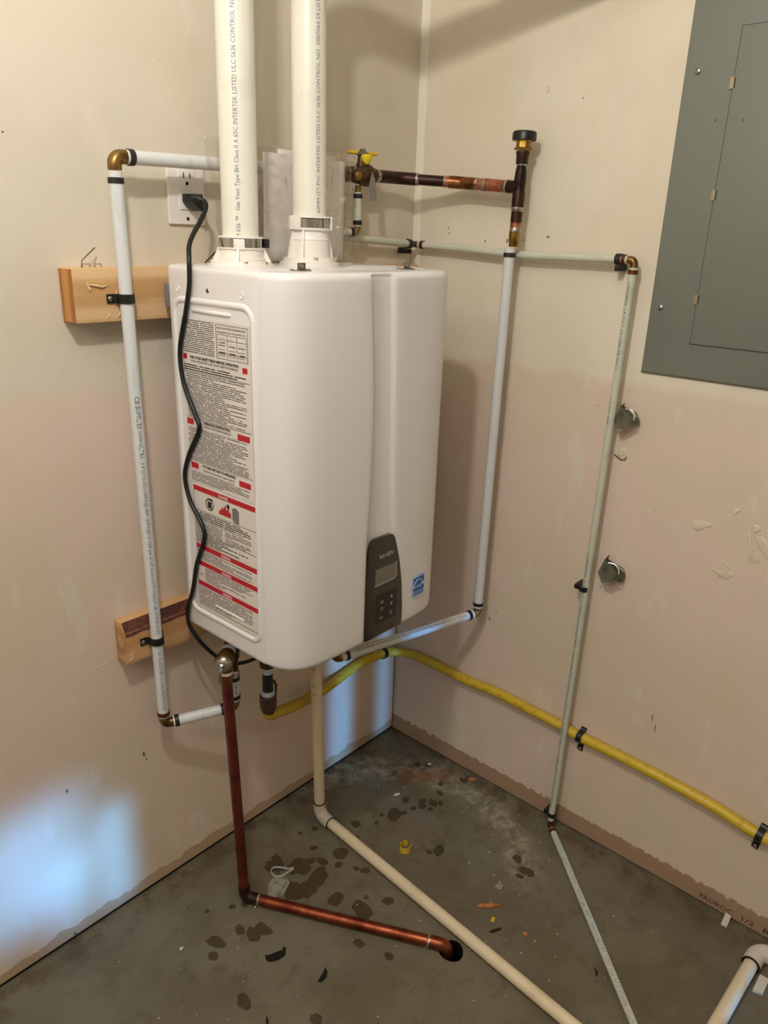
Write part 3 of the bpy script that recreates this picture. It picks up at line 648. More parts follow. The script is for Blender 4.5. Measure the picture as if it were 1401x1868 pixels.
# ------------------------------------------------------------------ pipe fittings
def crimp(p, d, r, par, m='ring', gap=True, ln=.009):
    """metal crimp ring with a white sliver of pipe end beyond it"""
    d = V(d).normalized(); p = V(p)
    obj('crimp_ring', MB().rev(p, d, [(0, r + .0004), (.0004, r + .0016), (ln - .0004, r + .0016), (ln, r + .0004)], 24), M[m], par)
    if gap: obj('pipe_end', MB().rev(p + d*ln, d, [(0, r*.98), (.0028, r*.98), (.003, r*.6)], 24), M['whiteb'], par)
def elbow(c, d0, d1, r, par, m='brass', ln=.020, name='elbow'):
    c = V(c); d0, d1 = V(d0).normalized(), V(d1).normalized()
    obj(name, MB().tube(arc(c + d0*ln, c, c + d1*ln, ln*.62, 8), r, 20), M[m], par)

def left_loop():
    t = thing('water_pipe', 'white water pipe looping down the left of the heater, printed in black', 'pipe', (-.808, -.052, .455))
    r = .0111
    top = V((-.812, -.052, 1.524)); bot = V((-.803, -.052, .455)); ax = (bot - top).normalized()
    obj('pipe', MB().cyl(top + ax*.022, bot - ax*.020, r, seg=24), M['pexw'], t)
    hx = V((.52, 0, .012)).normalized()
    obj('pipe', MB().cyl(top + hx*.02, (-.300, -.052, 1.5357), r, seg=24), M['pexw'], t)
    elbow(top, ax, hx, .0112, t, ln=.020)
    crimp(top + ax*.040, -ax, r, t, gap=False); crimp(top + hx*.034, -hx, r, t, ln=.010)
    lx = V((.119, -.060, .008)).normalized(); e2 = V((-.672, -.118, .464))
    obj('pipe', MB().cyl(bot + lx*.02, e2 - lx*.016, r, seg=24), M['pexw'], t)
    elbow(bot, -ax, lx, .0105, t, ln=.018); crimp(bot - ax*.030, ax, r, t, 'cring'); crimp(bot + lx*.030, -lx, r, t)
    up = V((0.0, 0, 1))
    elbow(e2, -lx, up, .0105, t, ln=.018); crimp(e2 - lx*.030, lx, r, t)
    obj('pipe', MB().cyl(e2 + up*.016, e2 + up*.082, r, seg=24), M['pexw'], t)
    crimp(e2 + up*.030, -up, r, t); crimp(e2 + up*.066, up, r, t, gap=True)
    obj('adapter', MB().rev(e2 + up*.076, up, [(0, .009), (.004, .0125), (.010, .013), (.016, .010)], 20), M['solder'], t)
    f1 = V((-.35, -1, 0))
    rt = ax.cross(V((0, 0, 1)))
    P = lambda z: top + ax*(1.524 - z)
    face = V((-.28, -1, 0))
    pipe_text('CB SUPPLIES', P(1.142), ax, face, r, .0082, M['ink'], t, width=.058)
    pipe_text('CANPEX®', P(1.080), ax, face, r, .0052, M['inkm'], t, width=.022)
    pipe_text('ULTRA', P(1.056), ax, face, r, .0082, M['ink'], t, width=.028)
    pipe_text('3/4"(CTS-OD)100PSI@180F/160PSI@73F NSF pw-G U.P.Code ASTM F2262/F1281/F1974/10CFS', P(1.022), ax, face, r, .0062, M['inkm'], t, width=.352)
    pipe_text('C US  CLASSIFIED UL FIRE RESISTANCE', P(.640), ax, face, r, .0062, M['inkm'], t, width=.145)
    pipe_text('CB SUP', e2 + up*.062, -up, V((-.35, -1, 0)), r, .0055, M['ink'], t, width=.028)
left_loop()

def gas_cock():
    t = thing('ball_valve', 'dark bronze ball valve with yellow T-handle above the bypass pipe', 'valve', (-.245, -.055, 1.53))
    ax = V((1, 0, .03)).normalized(); c = V((-.286, -.054, 1.536))
    obj('valve_neck', MB().rev(c - ax*.014, ax, [(0, .011), (.001, .0130), (.006, .0150), (.016, .0155), (.020, .0150)], 22), M['dbrass'], t)
    crimp(c - ax*.022, ax, .0111, t, ln=.008)
    obj('valve_body', MB().rev(c, ax, [(0, .010), (.006, .010), (.007, .014), (.016, .0155), (.030, .0175), (.040, .0185), (.050, .0215), (.060, .0225), (.068, .0195), (.074, .0150), (.082, .0150)], 28), M['dbrass'], t)
    obj('drain_cap', MB().rev(c + V((.018, -.010, -.002)), (-.45, -.9, 0), [(0, .0095), (.010, .0095), (.012, .0085), (.012, .006), (.015, .0055), (.016, .003)], 20), M['brass'], t)
    s0 = c + V((.042, 0, .012))
    obj('valve_stem', MB().rev(s0, (0, 0, 1), [(0, .011), (.012, .0105), (.013, .0085), (.026, .0075), (.032, .004)], 20), M['dbrass'], t)
    obj('yellow_sleeve', MB().rev(s0 + V((.006, -.006, .010)), (.05, -.1, 1), [(0, .006), (.003, .0085), (.013, .013), (.018, .0125), (.0195, .008)], 20), M['yel'], t, label='bright yellow plastic sleeve')
    h = s0 + V((.003, 0, .0315)); hd = V((.93, -.30, .0)).normalized()
    hn = obj('handle_hub', MB().rev(h - V((0, 0, .006)), (0, 0, 1), [(0, .008), (.002, .013), (.006, .0135), (.009, .009), (.0105, .006), (.014, .006)], 18), M['galv'], t)
    for s_ in (-1, 1):
        obj('handle_grip', MB().tube([h + hd*s_*.009, h + hd*s_*.013, h + hd*s_*.032, h + hd*s_*.036], [.0034, .0036, .0036, .002], 14), M['yelh'], t, label='yellow coated T-handle arm')
    obj('wing_tab', MB().prism([c + V((.004, -.015, .008)), c + V((.010, -.015, .019)), c + V((.014, -.015, .012))], (0, .001, 0)), M['tag'], t)
    g = c + V((.047, -.022, -.008))
    obj('paper_tag', MB().prism([g, g + V((.006, 0, .016)), g + V((.0125, -.002, .001)), g + V((.018, -.004, -.040)), g + V((-.002, -.004, -.041)), g + V((-.003, 0, -.012))], (0, .0006, 0)), M['tag'], t, label='grey paper tag hanging from the valve')
    # bypass down to the recirculation line
    b = V((-.2535, -.055, 1.517)); dn = V((0, 0, -1)); r = .0080; e = V((-.2535, -.055, 1.4235)); lf = V((-1, 0, 0))
    obj('bypass_nipple', MB().cyl(b, b + dn*.022, .0062, seg=16), M['brass'], t)
    obj('bypass_pipe', MB().cyl(b + dn*.014, e - dn*.012, r, seg=20), M['pexg'], t)
    crimp(b + dn*.026, -dn, r, t); crimp(e - dn*.024, dn, r, t)
    elbow(e, -dn, lf, .0075, t, ln=.014); crimp(e + lf*.024, -lf, r, t)
    obj('bypass_pipe', MB().cyl(e + lf*.012, e + lf*.17, r, seg=20), M['pexg'], t)
    pipe_text('F877', b + dn*.068, dn, V((.2, -1, 0)), r, .004, M['inkm'], t)
gas_cock()

def copper_run():
    t = thing('copper_pipe', 'tarnished copper run of elbows and tee with black-capped vent on right wall', 'pipe', (-.06, -.2, 1.53))
    A = V((-.204, -.054, 1.5385)); e1 = V((-.125, -.056, 1.5395)); e2 = V((-.055, -.180, 1.532)); T = V((-.055, -.326, 1.521)); r = .0112; R = .0130
    d1 = (e1 - A).normalized(); d2 = (e2 - e1).normalized(); d3 = (T - e2).normalized()
    obj('solder_joint', MB().rev(A - d1*.002, d1, [(0, .0125), (.004, .0135), (.014, .0130), (.017, .0115)], 22), M['solder'], t)
    obj('pipe', MB().tube([A, A + d1*.03], r, 20), M['dcopper'], t)
    obj('elbow', MB().tube(arc(A + d1*.012, e1, e1 + d2*.042, .035), R, 22), M['dcopper'], t)
    obj('solder_joint', MB().rev(e1 + d2*.040, d2, [(0, .0132), (.004, .0134), (.006, .0118)], 22), M['solder'], t)
    obj('pipe', MB().tube([e1 + d2*.04, e2 - d2*.02], r, 20), M['dcopper'], t)
    obj('solder_joint', MB().rev(e2 - d2*.042, d2, [(0, .0116), (.002, .0126), (.005, .0118)], 22), M['solder'], t)
    obj('pipe', MB().tube([e2 - d2*.037, e2 - d2*.02], .0116, 20), M['copperp'], t)
    obj('elbow', MB().tube(arc(e2 - d2*.030, e2, e2 + d3*.040, .035), R, 22), M['bcopper'], t)
    obj('solder_joint', MB().rev(e2 + d3*.038, d3, [(0, .0132), (.003, .0134), (.005, .0118)], 22), M['solder'], t)
    obj('coupling', MB().rev(e2 + d3*.04, d3, [(0, .0116), (.012, .0116), (.0125, .0128), (.062, .0126), (.070, .0124)], 22), M['copperp'], t)
    obj('solder_joint', MB().rev(T - d3*.034, d3, [(0, .0124), (.004, .0138), (.007, .0136)], 22), M['solder'], t)
    obj('coupling_band', MB().rev(e2 + d3*.058, d3, [(0, .0128), (.001, .0132), (.006, .0132), (.007, .0128)], 22), M['tag'], t)
    up = V((.0, -.02, 1)).normalized()
    obj('tee', MB().rev(T - up*.040, up, [(0, .0128), (.028, .0128), (.034, .0118), (.046, .0118), (.052, .0128), (.076, .0108)], 22).tube([T, T - d3*.030], .0130, 20), M['dcopper'], t)
    obj('pipe', MB().cyl(T + up*.03, T + up*.052, .0098, seg=20), M['dcopper'], t)
    obj('solder_joint', MB().rev(T + up*.041, up, [(0, .0102), (.002, .0108), (.004, .0102)], 20), M['solder'], t)
    obj('reducer', MB().rev(T + up*.044, up, [(0, .0122), (.014, .0126), (.021, .0140), (.024, .0135)], 20), M['dcopper'], t)
    obj('vent_hex', MB().rev(T + up*.070, up, [(0, .0185), (.003, .0195), (.005, .0155), (.015, .0155), (.017, .0175), (.018, .0175)], 8), M['brassb'], t, label='bright brass hexagon under the cap', smooth=20)
    obj('vent_cap', MB().rev(T + up*.087, up, [(0, .0225), (.001, .0245), (.013, .0245), (.017, .0228), (.0185, .018)], 30), M['black'], t, label='black plastic vent cap')
    dn = -up; q = T + dn*.038
    obj('solder_joint', MB().rev(q, dn, [(0, .0132), (.005, .0135), (.008, .0118)], 22), M['solder'], t)
    obj('pipe', MB().cyl(q + dn*.006, q + dn*.030, .0118, seg=20), M['dcopper'], t)
    obj('pipe', MB().cyl(q + dn*.028, q + dn*.046, .0113, seg=20), M['copperp'], t)
    obj('solder_joint', MB().rev(q + dn*.040, dn, [(0, .0114), (.006, .0124), (.010, .0118)], 22), M['solder'], t)
    obj('adapter', MB().rev(q + dn*.048, dn, [(0, .0122), (.020, .0118), (.022, .0105), (.03, .0105)], 22), M['brassb'], t, label='bright brass adapter')
copper_run()

def riser():
    t = thing('water_pipe', 'grey-white riser on right wall bending under the heater', 'pipe', (-.055, -.31, .53))
    r = .0112; a = V((-.055, -.3155, 1.402)); b = V((-.055, -.309, .531)); ax = (b - a).normalized()
    obj('pipe', MB().cyl(a, b - ax*.016, r, seg=24), M['pexw'], t)
    crimp(a + ax*.018, -ax, r, t); crimp(b - ax*.030, ax, r, t)
    e = V((-.452, -.200, .521)); d = (e - b).normalized()
    elbow(b, -ax, d, .0105, t, ln=.018)
    obj('pipe', MB().cyl(b + d*.016, e - d*.014, r, seg=24), M['pexw'], t)
    crimp(b + d*.032, -d, r, t); crimp(e - d*.034, d, r, t)
    elbow(e, -d, (0, 0, 1), .0105, t, ln=.018)
    obj('inlet_nipple', MB().cyl(e + V((0, 0, .012)), (-.455, -.2, .63), .0105, seg=16), M['dbrass'], t)
    pipe_text('CB SUPPLIES CANPEX ULTRA 3/4 (CTS-OD)100PSI@180F/160PSI@73F NSF pw', e - d*.05, -d, V((-.3, -.6, .75)), r, .0055, M['inkm'], t, width=.32)
riser()

def recirc():
    t = thing('water_pipe', 'thin greenish-white pipe along right wall, down and across the floor', 'pipe', (-.03, -.57, .02))
    r = .0080
    a = V((-.40, -.030, 1.4195)); c = V((-.027, -.028, 1.4015)); f = V((-.030, -.586, 1.3895)); g = V((-.034, -.5685, .0135))
    d1 = (c - a).normalized(); d2 = (f - c).normalized(); d3 = (g - f).normalized()
    obj('pipe', MB().cyl(a, c - d1*.014, r, seg=20), M['pexg'], t)
    elbow(c, -d1, d2, .0072, t, 'dbrass', ln=.014)
    crimp(c - d1*.022, d1, r, t); crimp(c + d2*.030, -d2, r, t, 'cring', gap=False)
    pts = [c + d2*.014, c + d2*.15 + V((0, 0, -.002)), c + d2*.30 + V((0, 0, -.006)), c + d2*.42 + V((0, 0, -.003)), f - d2*.014]
    obj('pipe', MB().tube(catmull(pts, 6), r, 20), M['pexg'], t)
    elbow(f, -d2, d3, .0075, t, ln=.015); crimp(f - d2*.026, d2, r, t, 'cring', ln=.008); crimp(f + d3*.026, -d3, r, t, 'cring', ln=.008)
    obj('pipe', MB().cyl(f + d3*.014, g - d3*.012, r, seg=20), M['pexg'], t)
    h = V((-.52, -1.10, .0085)); g2 = V((-.036, -.5705, .0085)); d4 = (h - g2).normalized()
    elbow(g2 + V((0, 0, .001)), (0, 0, 1), d4, .0078, t, 'cring', ln=.014)
    crimp(g2 + d4*.026, -d4, r, t, 'cring')
    obj('pipe', MB().cyl(g2 + d4*.012, h, r, seg=20), M['pexg'], t)
    pipe_text('CANADA 14 OCT 02 12:01TB 350-1', f + d3*.040, d3, V((-.62, .10, 0)), r, .0050, M['inkm'], t, width=.170)
    pipe_text('1/2 CTS NSF', f + d3*.270, d3, V((-.62, .30, 0)), r, .0042, M['inkm'], t, width=.055)
    pipe_text('CANPEX 1/2 (CTS-OD) 100PSI@180F 160PSI@73F NSF pw U.P.Code CLASSIFIED UL FIRE RESISTANCE 10CFS', f + d3*.62, d3, V((-.62, .10, 0)), r, .0050, M['inkm'], t, width=.70)
    pipe_text('CANPEX 1/2 (CTS-OD) 100PSI@180F 160PSI@73F NSF pw U.P.Code CLASSIFIED UL', g2 + d4*.04, d4, V((-.35, .0, 1)), r, .0065, M['inkl'], t, width=.56)
recirc()

def gas_hose():
    t = thing('gas_hose', 'yellow jacketed corrugated gas hose clipped low around both walls', 'gas line', (-.4, -.05, .3))
    P = [(-.603, -.145, .440), (-.602, -.144, .426), (-.590, -.139, .412), (-.567, -.130, .402), (-.52, -.112, .380), (-.47, -.091, .358), (-.424, -.070, .337), (-.375, -.050, .319), (-.329, -.035, .306), (-.27, -.0195, .298), (-.22, -.0150, .3015), (-.165, -.0150, .307), (-.097, -.0155, .302), (-.055, -.020, .296), (-.026, -.036, .290), (-.0150, -.062, .291), (-.0135, -.095, .295), (-.0132, -.169, .296), (-.0132, -.263, .294), (-.0132, -.351, .2995), (-.0132, -.45, .297), (-.0132, -.548, .293), (-.0132, -.608, .2875), (-.0132, -.70, .286), (-.0132, -.802, .283), (-.0132, -.927, .273), (-.0132, -1.045, .256), (-.0132, -1.25, .245)]
    pts = resample(catmull(P, 10), .0019)
    rs = [.0126 + (.00045 if i % 2 else -.00045) for i in range(len(pts))]
    obj('corrugated_tube', MB().tube(pts, rs, 14), M['yellow'], t, smooth=70)
    c = V((-.603, -.145, .67)); dn = V((0, 0, -1))
    obj('gas_inlet', MB().rev(c, dn, [(0, .0165), (.070, .0165), (.071, .0175), (.105, .0175), (.125, .0165), (.128, .013)], 20), M['dbrass'], t)
    obj('thread_tape', MB().rev(c + dn*.124, dn, [(0, .0120), (.002, .0132), (.016, .0132), (.018, .0120)], 20), M['tape'], t, label='pale blue thread tape')
    obj('nipple', MB().rev(c + dn*.140, dn, [(0, .0118), (.048, .0118)], 20), M['black'], t, label='black iron nipple')
    obj('thread_tape', MB().rev(c + dn*.186, dn, [(0, .0120), (.002, .0150), (.011, .0150), (.012, .0130)], 20), M['tape'], t, label='pale blue thread tape')
    obj('flare_nut', MB().rev(c + dn*.196, dn, [(0, .0165), (.002, .0185), (.018, .0190), (.034, .0178), (.045, .0135)], 24), M['brownnut'], t, label='dark brown flare nut')
    obj('bonding_lug', MB().tube([c + V((.012, -.006, -.165)), c + V((.020, -.004, -.180)), c + V((.018, -.004, -.20))], .003, 8), M['brass'], t)
gas_hose()

def relief():
    t = thing('relief_valve', 'brass outlet fittings and pressure relief valve with test lever under heater', 'valve', (-.69, -.14, .62))
    up = V((0, 0, 1)); c = V((-.676, -.122, .622))
    obj('outlet_union', MB().rev((-.676, -.122, ZB + .002), -up, [(0, .0135), (.008, .0135), (.009, .0165), (.026, .0165), (.027, .0125), (.034, .0125)], 8), M['brass'], t, smooth=20)
    obj('tee_body', MB().rev(c + up*.018, -up, [(0, .0125), (.004, .0150), (.035, .0150), (.052, .0140), (.058, .0115), (.082, .0110)], 22).tube([c, c + V((.030, .0, -.004))], .0115, 18), M['dbrass'], t)
    obj('service_port', MB().rev(c + V((.028, 0, -.004)), (1, 0, 0), [(0, .0135), (.016, .0135), (.017, .0115), (.022, .0115), (.023, .0125), (.030, .0125), (.031, .010), (.046, .010), (.047, .012), (.052, .012)], 10), M['brass'], t, smooth=20)
    d = V((-.055, -.043, -.010)).normalized(); p = c + d*.008
    obj('thread_tape', MB().rev(p + d*.014, d, [(0, .0118), (.001, .0138), (.009, .0138), (.010, .0120)], 20), M['tape'], t, label='pale thread tape')
    obj('relief_neck', MB().rev(p, d, [(0, .0125), (.014, .0125), (.024, .0115), (.026, .0140), (.034, .0140)], 20), M['copper'], t)
    b = p + d*.044
    obj('relief_body', MB().rev(p + d*.030, d, [(0, .0135), (.006, .0175), (.014, .0185), (.026, .0190), (.029, .0180)], 24).rev(b, -up, [(-.004, .014), (.026, .0140), (.028, .0135)], 20), M['brass'], t)
    cp_ = p + d*.058
    obj('relief_cap', MB().rev(cp_, d, [(0, .0178), (.004, .0170), (.008, .0140), (.011, .0085), (.012, .004)], 24), M['solder'], t, label='dull silver domed cap')
    k = cp_ + d*.012
    obj('test_lever', MB().strip([k + V((-.001, 0, .006)), k + d*.004 + V((-.001, 0, .001)), k + d*.004 + V((-.004, 0, -.012)), k + d*.002 + V((-.006, .0, -.034))], d.cross(up)*.0055, .0012), M['steel'], t, label='shiny steel test lever')
    obj('lever_eye', MB().rev(k, d, [(0, .0035), (.004, .0035), (.005, .002)], 12), M['ring'], t)
    v = b - up*.026
    obj('outlet_tape', MB().rev(v, -up, [(0, .0125), (.001, .0142), (.007, .0140), (.009, .012)], 20), M['whiteb'], t)
    # copper discharge pipe
    t2 = thing('copper_pipe', 'red-brown copper discharge pipe running down and across floor to the hole', 'pipe', (-.72, -.18, .012))
    r = .0113; top = V((v.x, v.y, v.z - .008)); fl = V((-.7145, -.182, .0135)); ax = (fl - top).normalized()
    obj('adapter', MB().rev(top, ax, [(0, .0135), (.004, .0140), (.012, .0140), (.014, .0122), (.022, .0122)], 8), M['bcopper'], t2, smooth=20)
    obj('pipe', MB().cyl(top + ax*.018, fl - ax*.022, r, seg=24), M['copperv'], t2)
    hole = V((-.5035, -.5900, .0135)); d = (hole - fl).normalized()
    obj('elbow', MB().tube(arc(fl - ax*.030, fl, fl + d*.034, .017), .0128, 22), M['dcopper'], t2)
    obj('solder_joint', MB().rev(fl + d*.032, d, [(0, .0128), (.003, .0133), (.006, .0117)], 22), M['solder'], t2)
    obj('pipe', MB().cyl(fl + d*.030, hole - d*.020, .0122, seg=28), M['copper'], t2, label='shiny copper length lying on the floor')
    obj('solder_joint', MB().rev(hole - d*.040, d, [(0, .0124), (.002, .0136), (.005, .0136)], 22), M['solder'], t2)
    obj('coupling', MB().rev(hole - d*.036, d, [(0, .0134), (.020, .0134)], 24), M['copper'], t2)
    obj('elbow', MB().tube(arc(hole - d*.020, hole + d*.003, hole + d*.003 + V((0, 0, -.06)), .016), .0132, 22), M['copper'], t2)
relief()

def condensate():
    t = thing('drain_pipe', 'cream plastic condensate drain dropping from heater and crossing the floor', 'pipe', (-.425, -.118, .014))
    r = .0133; a = V((-.438, -.116, .65)); b = V((-.421, -.119, .0155)); c = V((-.492, -1.08, .0140))
    ax = (b - a).normalized(); d = (c - b).normalized()
    obj('pipe', MB().cyl(a, b - ax*.02, r, seg=24), M['pvcf'], t)
    obj('elbow', MB().tube(arc(b - ax*.040, b, b + d*.044, .024, 10), .0160, 26), M['pvcel'], t, label='pale plastic elbow')
    for p, q in ((b - ax*.0385, -ax), (b + d*.0425, d)):
        obj('elbow_mouth', MB().rev(p, q, [(0, .0160), (.0022, .0162), (.0026, .0150), (.0020, .0135)], 26), M['rubber'], t, label='dark mouth of the elbow')
    obj('pipe', MB().cyl(b + d*.022, c, r, seg=28), M['pvcf'], t)
    mb = MB()
    for i in range(40):
        z = .38 + .14*rnd.random()**.7; a_ = math.radians(rnd.gauss(-158, 8)); s_ = rnd.uniform(.0006, .0022)
        q = a + ax*((a.z - z)/abs(ax.z)) + V((math.cos(a_), math.sin(a_), 0))*(r + .0001)
        mb.ball(q, s_, 6, 4, (.35, .35, 1.4))
    obj('cement_drips', mb, M['brown_ink'], t)['kind'] = 'stuff'
    t = thing('drain_pipe', 'cream plastic pipe with white elbow in the lower right corner', 'pipe', (-.08, -1.085, .014))
    a = V((-.094, -1.084, .0165)); b = V((-.45, -1.07, .014)); d = (b - a).normalized()
    obj('pipe', MB().cyl(a, b, .0140, seg=28), M['pvcf'], t)
    obj('elbow', MB().tube(arc(a + d*.012, a - d*.040, a - d*.040 + V((.0, -.06, 0)), .030, 10), .0185, 28), M['pvcel'], t, label='white plastic elbow')
    obj('elbow_mouth', MB().rev(a + d*.0105, d, [(0, .0185), (.0022, .0187), (.0028, .0170), (.0022, .0142)], 26), M['rubber'], t)
condensate()

# ------------------------------------------------------------------ straps and clips
def strap(c, axis, nrm, r, h, ears, width, label, name='pipe_strap', group=None, th=.0022, cat='strap'):
    """black half-loop strap; h = distance pipe axis to surface, ears = lengths either side"""
    c = V(c); a = V(axis).normalized(); n_ = V(nrm).normalized(); u = a.cross(n_).normalized(); R = r + th*.5 + .0003
    base = c - n_*(h - th*.5 - .0003)
    t = thing(name, label, cat, base, group)
    path = [base - u*ears[0], base - u*(R + .004), base - u*R + n_*.004]
    for i in range(13):
        an = math.pi - math.pi*i/12; path.append(c + u*math.cos(an)*R + n_*math.sin(an)*R)
    path += [base + u*R + n_*.004, base + u*(R + .004), base + u*ears[1]]
    obj('band', MB().strip(path, a*width, th), M['black'], t, smooth=40)
    for s_, e in ((-1, ears[0]), (1, ears[1])):
        if e - R > .010:
            p = base + u*s_*(e - .0055) + n_*.0014
            sc_ = obj('screw', MB().rev(p, n_, [(0, .0044), (.0014, .0042), (.0026, .0028), (.0028, .001)], 14), M['screw'], t)
            obj('screw_slot', MB().box((-.0005, -.003, 0), (.0005, .003, .0008), Matrix.Translation(p + n_*.0024) @ n_.to_track_quat('Z', 'Y').to_matrix().to_4x4() @ Matrix.Rotation(.6, 4, 'Z')), M['slot'], sc_)
    return t
lax = V((.009, 0, -1.069))
strap((-.8098, -.052, 1.306), lax, (0, -1, 0), .0111, .014, (.021, .029), .015, 'black two-screw strap on the upper timber rail', group='black straps on the timber rails')
strap((-.8045, -.052, .652), lax, (0, -1, 0), .0111, .014, (.022, .029), .015, 'black two-screw strap on the lower timber rail', group='black straps on the timber rails')
strap((-.074, -.0165, .2995), (1, 0, -.15), (0, -1, 0), .0131, .0163, (.016, .026), .013, 'black strap holding yellow hose near the corner', group='black straps on the gas hose')
strap((-.0132, -.607, .2876), (0, -1, -.05), (-1, 0, 0), .0131, .0130, (.022, .046), .014, 'black strap on yellow hose just right of the thin riser', group='black straps on the gas hose')
strap((-.0132, -1.028, .2585), (0, -1, -.14), (-1, 0, 0), .0131, .0130, (.022, .046), .014, 'black strap on yellow hose at the right edge of the picture', group='black straps on the gas hose')
def clip(c, axis, nrm, r, h, label, tail):
    """one-sided plastic talon clip with a nail"""
    c = V(c); a = V(axis).normalized(); n_ = V(nrm).normalized(); u = V(tail).normalized(); R = r + .0014
    t = thing('pipe_clip', label, 'clip', c - n_*(h - .0005), 'black plastic pipe clips')
    path = []
    for i in range(15):
        an = math.radians(215 - 225*i/14); path.append(c - u*math.cos(an)*R*-1 + n_*math.sin(an)*R)
    path.append(c + u*R*1.1 - n_*(h - .004)); path.append(c + u*R*1.5 - n_*(h - .0015))
    obj('hook', MB().strip(path, a*.011, .0026), M['black'], t)
    q = c + u*(R + .007) - n_*h
    obj('nail_block', MB().box((-.0055, -.005, 0), (.0055, .006, h + .004), Matrix.Translation(q) @ Matrix((a, u, n_)).transposed().to_4x4()), M['black'], t, bevel=.0015)
    obj('nail', MB().rev(q + n_*(h + .003), n_, [(0, .0022), (.003, .0022), (.0034, .0034), (.0046, .0034)], 10), M['ring'], t)
    return t
clip((-.050, -.030, 1.4025), (1, 0, -.05), (0, -1, 0), .0080, .030, 'black clip on thin pipe beside the wall corner, over heater', (0, 0, -1))
clip((-.030, -.553, 1.3900), (0, -1, 0), (-1, 0, 0), .0080, .030, 'black clip on thin pipe just left of its brass corner elbow', (0, 0, -1))
clip((-.034, -.5735, .683), (0, 0, -1), (-1, 0, 0), .0080, .034, 'black clip halfway down the thin riser', (0, 1, 0))
clip((-.034, -.5695, .043), (0, 0, -1), (-1, 0, 0), .0080, .034, 'black clip at foot of the thin riser by the floor', (0, 1, 0))

clip((-.306, -.030, 1.4190), (1, 0, -.05), (0, -1, 0), .0080, .030, 'black clip on thin pipe behind the tall vent collar', (0, 0, -1))
t = thing('thin_wire', 'thin dark wire slanting down behind the left vent collar', 'cable', (-.67, -.09, 1.363))
obj('wire', MB().tube(catmull([(-.640, -.128, 1.412), (-.652, -.112, 1.395), (-.664, -.098, 1.378), (-.674, -.088, 1.3645)], 5), .0013, 8), M['rubber'], t)
# ------------------------------------------------------------------ outlet, plug and cord
def outlet():
    t = thing('wall_outlet', 'white duplex wall outlet with black plug in its lower socket', 'outlet', (-.6475, 0, 1.485))
    x0, x1, z0, z1 = -.686, -.609, 1.4265, 1.5385
    obj('cover_plate', MB().box((x0, -.0065, z0), (x1, 0, z1)), M['plate'], t, bevel=.0028, seg=3)
    rc = obj('receptacle', MB().box((-.6645, -.0090, 1.452), (-.6305, -.005, 1.520)), M['plate'], t, bevel=.0008)
    for zc in (1.5045, 1.4675):
        for dx, h in ((-.0065, .0095), (.0065, .0080)):
            obj('slot', MB().box((-.6475 + dx - .001, -.0094, zc - h*.5 + .004), (-.6475 + dx + .001, -.0088, zc + h*.5 + .004)), M['slot'], rc)
        obj('ground_hole', MB().rev((-.6475, -.0088, zc - .0085), (0, -1, 0), [(0, .0028), (.0006, .0028)], 12).box((-.6503, -.0094, zc - .0115), (-.6447, -.0088, zc - .0085)), M['slot'], rc)
    obj('plate_screw', MB().rev((-.6475, -.0064, 1.4365), (0, -1, 0), [(0, .0032), (.0006, .003)], 12), M['slot'], t)
    t = thing('power_cord', 'black power cord hanging in waves over the heater label', 'cable', (-.645, -.03, 1.467))
    obj('plug', MB().prism([(-.660, -.0095, 1.478), (-.6400, -.0095, 1.478), (-.6400, -.0095, 1.4505), (-.643, -.0095, 1.4495), (-.654, -.0095, 1.457), (-.660, -.0095, 1.465)], (.004, -.030, 0)), M['black'], t, bevel=.0025)
    obj('strain_relief', MB().tube([(-.654, -.034, 1.470), (-.650, -.042, 1.4705), (-.646, -.050, 1.4675)], [.0078, .0070, .0048], 14), M['black'], t)
    r = .0041
    P = [(-.649, -.046, 1.4695), (-.6435, -.053, 1.4655), (-.6460, -.060, 1.457), (-.659, -.070, 1.444), (-.680, -.084, 1.428), (-.706, -.102, 1.410), (-.729, -.123, 1.393), (-.7415, -.139, 1.373), (-.7428, -.1395, 1.350), (-.7425, -.136, 1.328), (-.7425, -.1225, 1.287), (-.7425, -.0985, 1.220), (-.7425, -.1045, 1.163), (-.7425, -.1345, 1.110), (-.7425, -.1430, 1.087), (-.7425, -.1080, 1.034), (-.7425, -.0900, .988), (-.7425, -.1030, .942), (-.7425, -.1365, .903), (-.7425, -.1405, .877), (-.7425, -.1120, .817), (-.7425, -.0945, .758), (-.7435, -.0745, .708), (-.7440, -.0760, .672), (-.7300, -.0900, .633), (-.703, -.098, .594), (-.666, -.085, .556), (-.625, -.082, .534), (-.575, -.082, .530), (-.545, -.09, .56), (-.53, -.10, .66)]
    obj('cord', MB().tube(catmull(P, 8), r, 12), M['rubber'], t)
outlet()

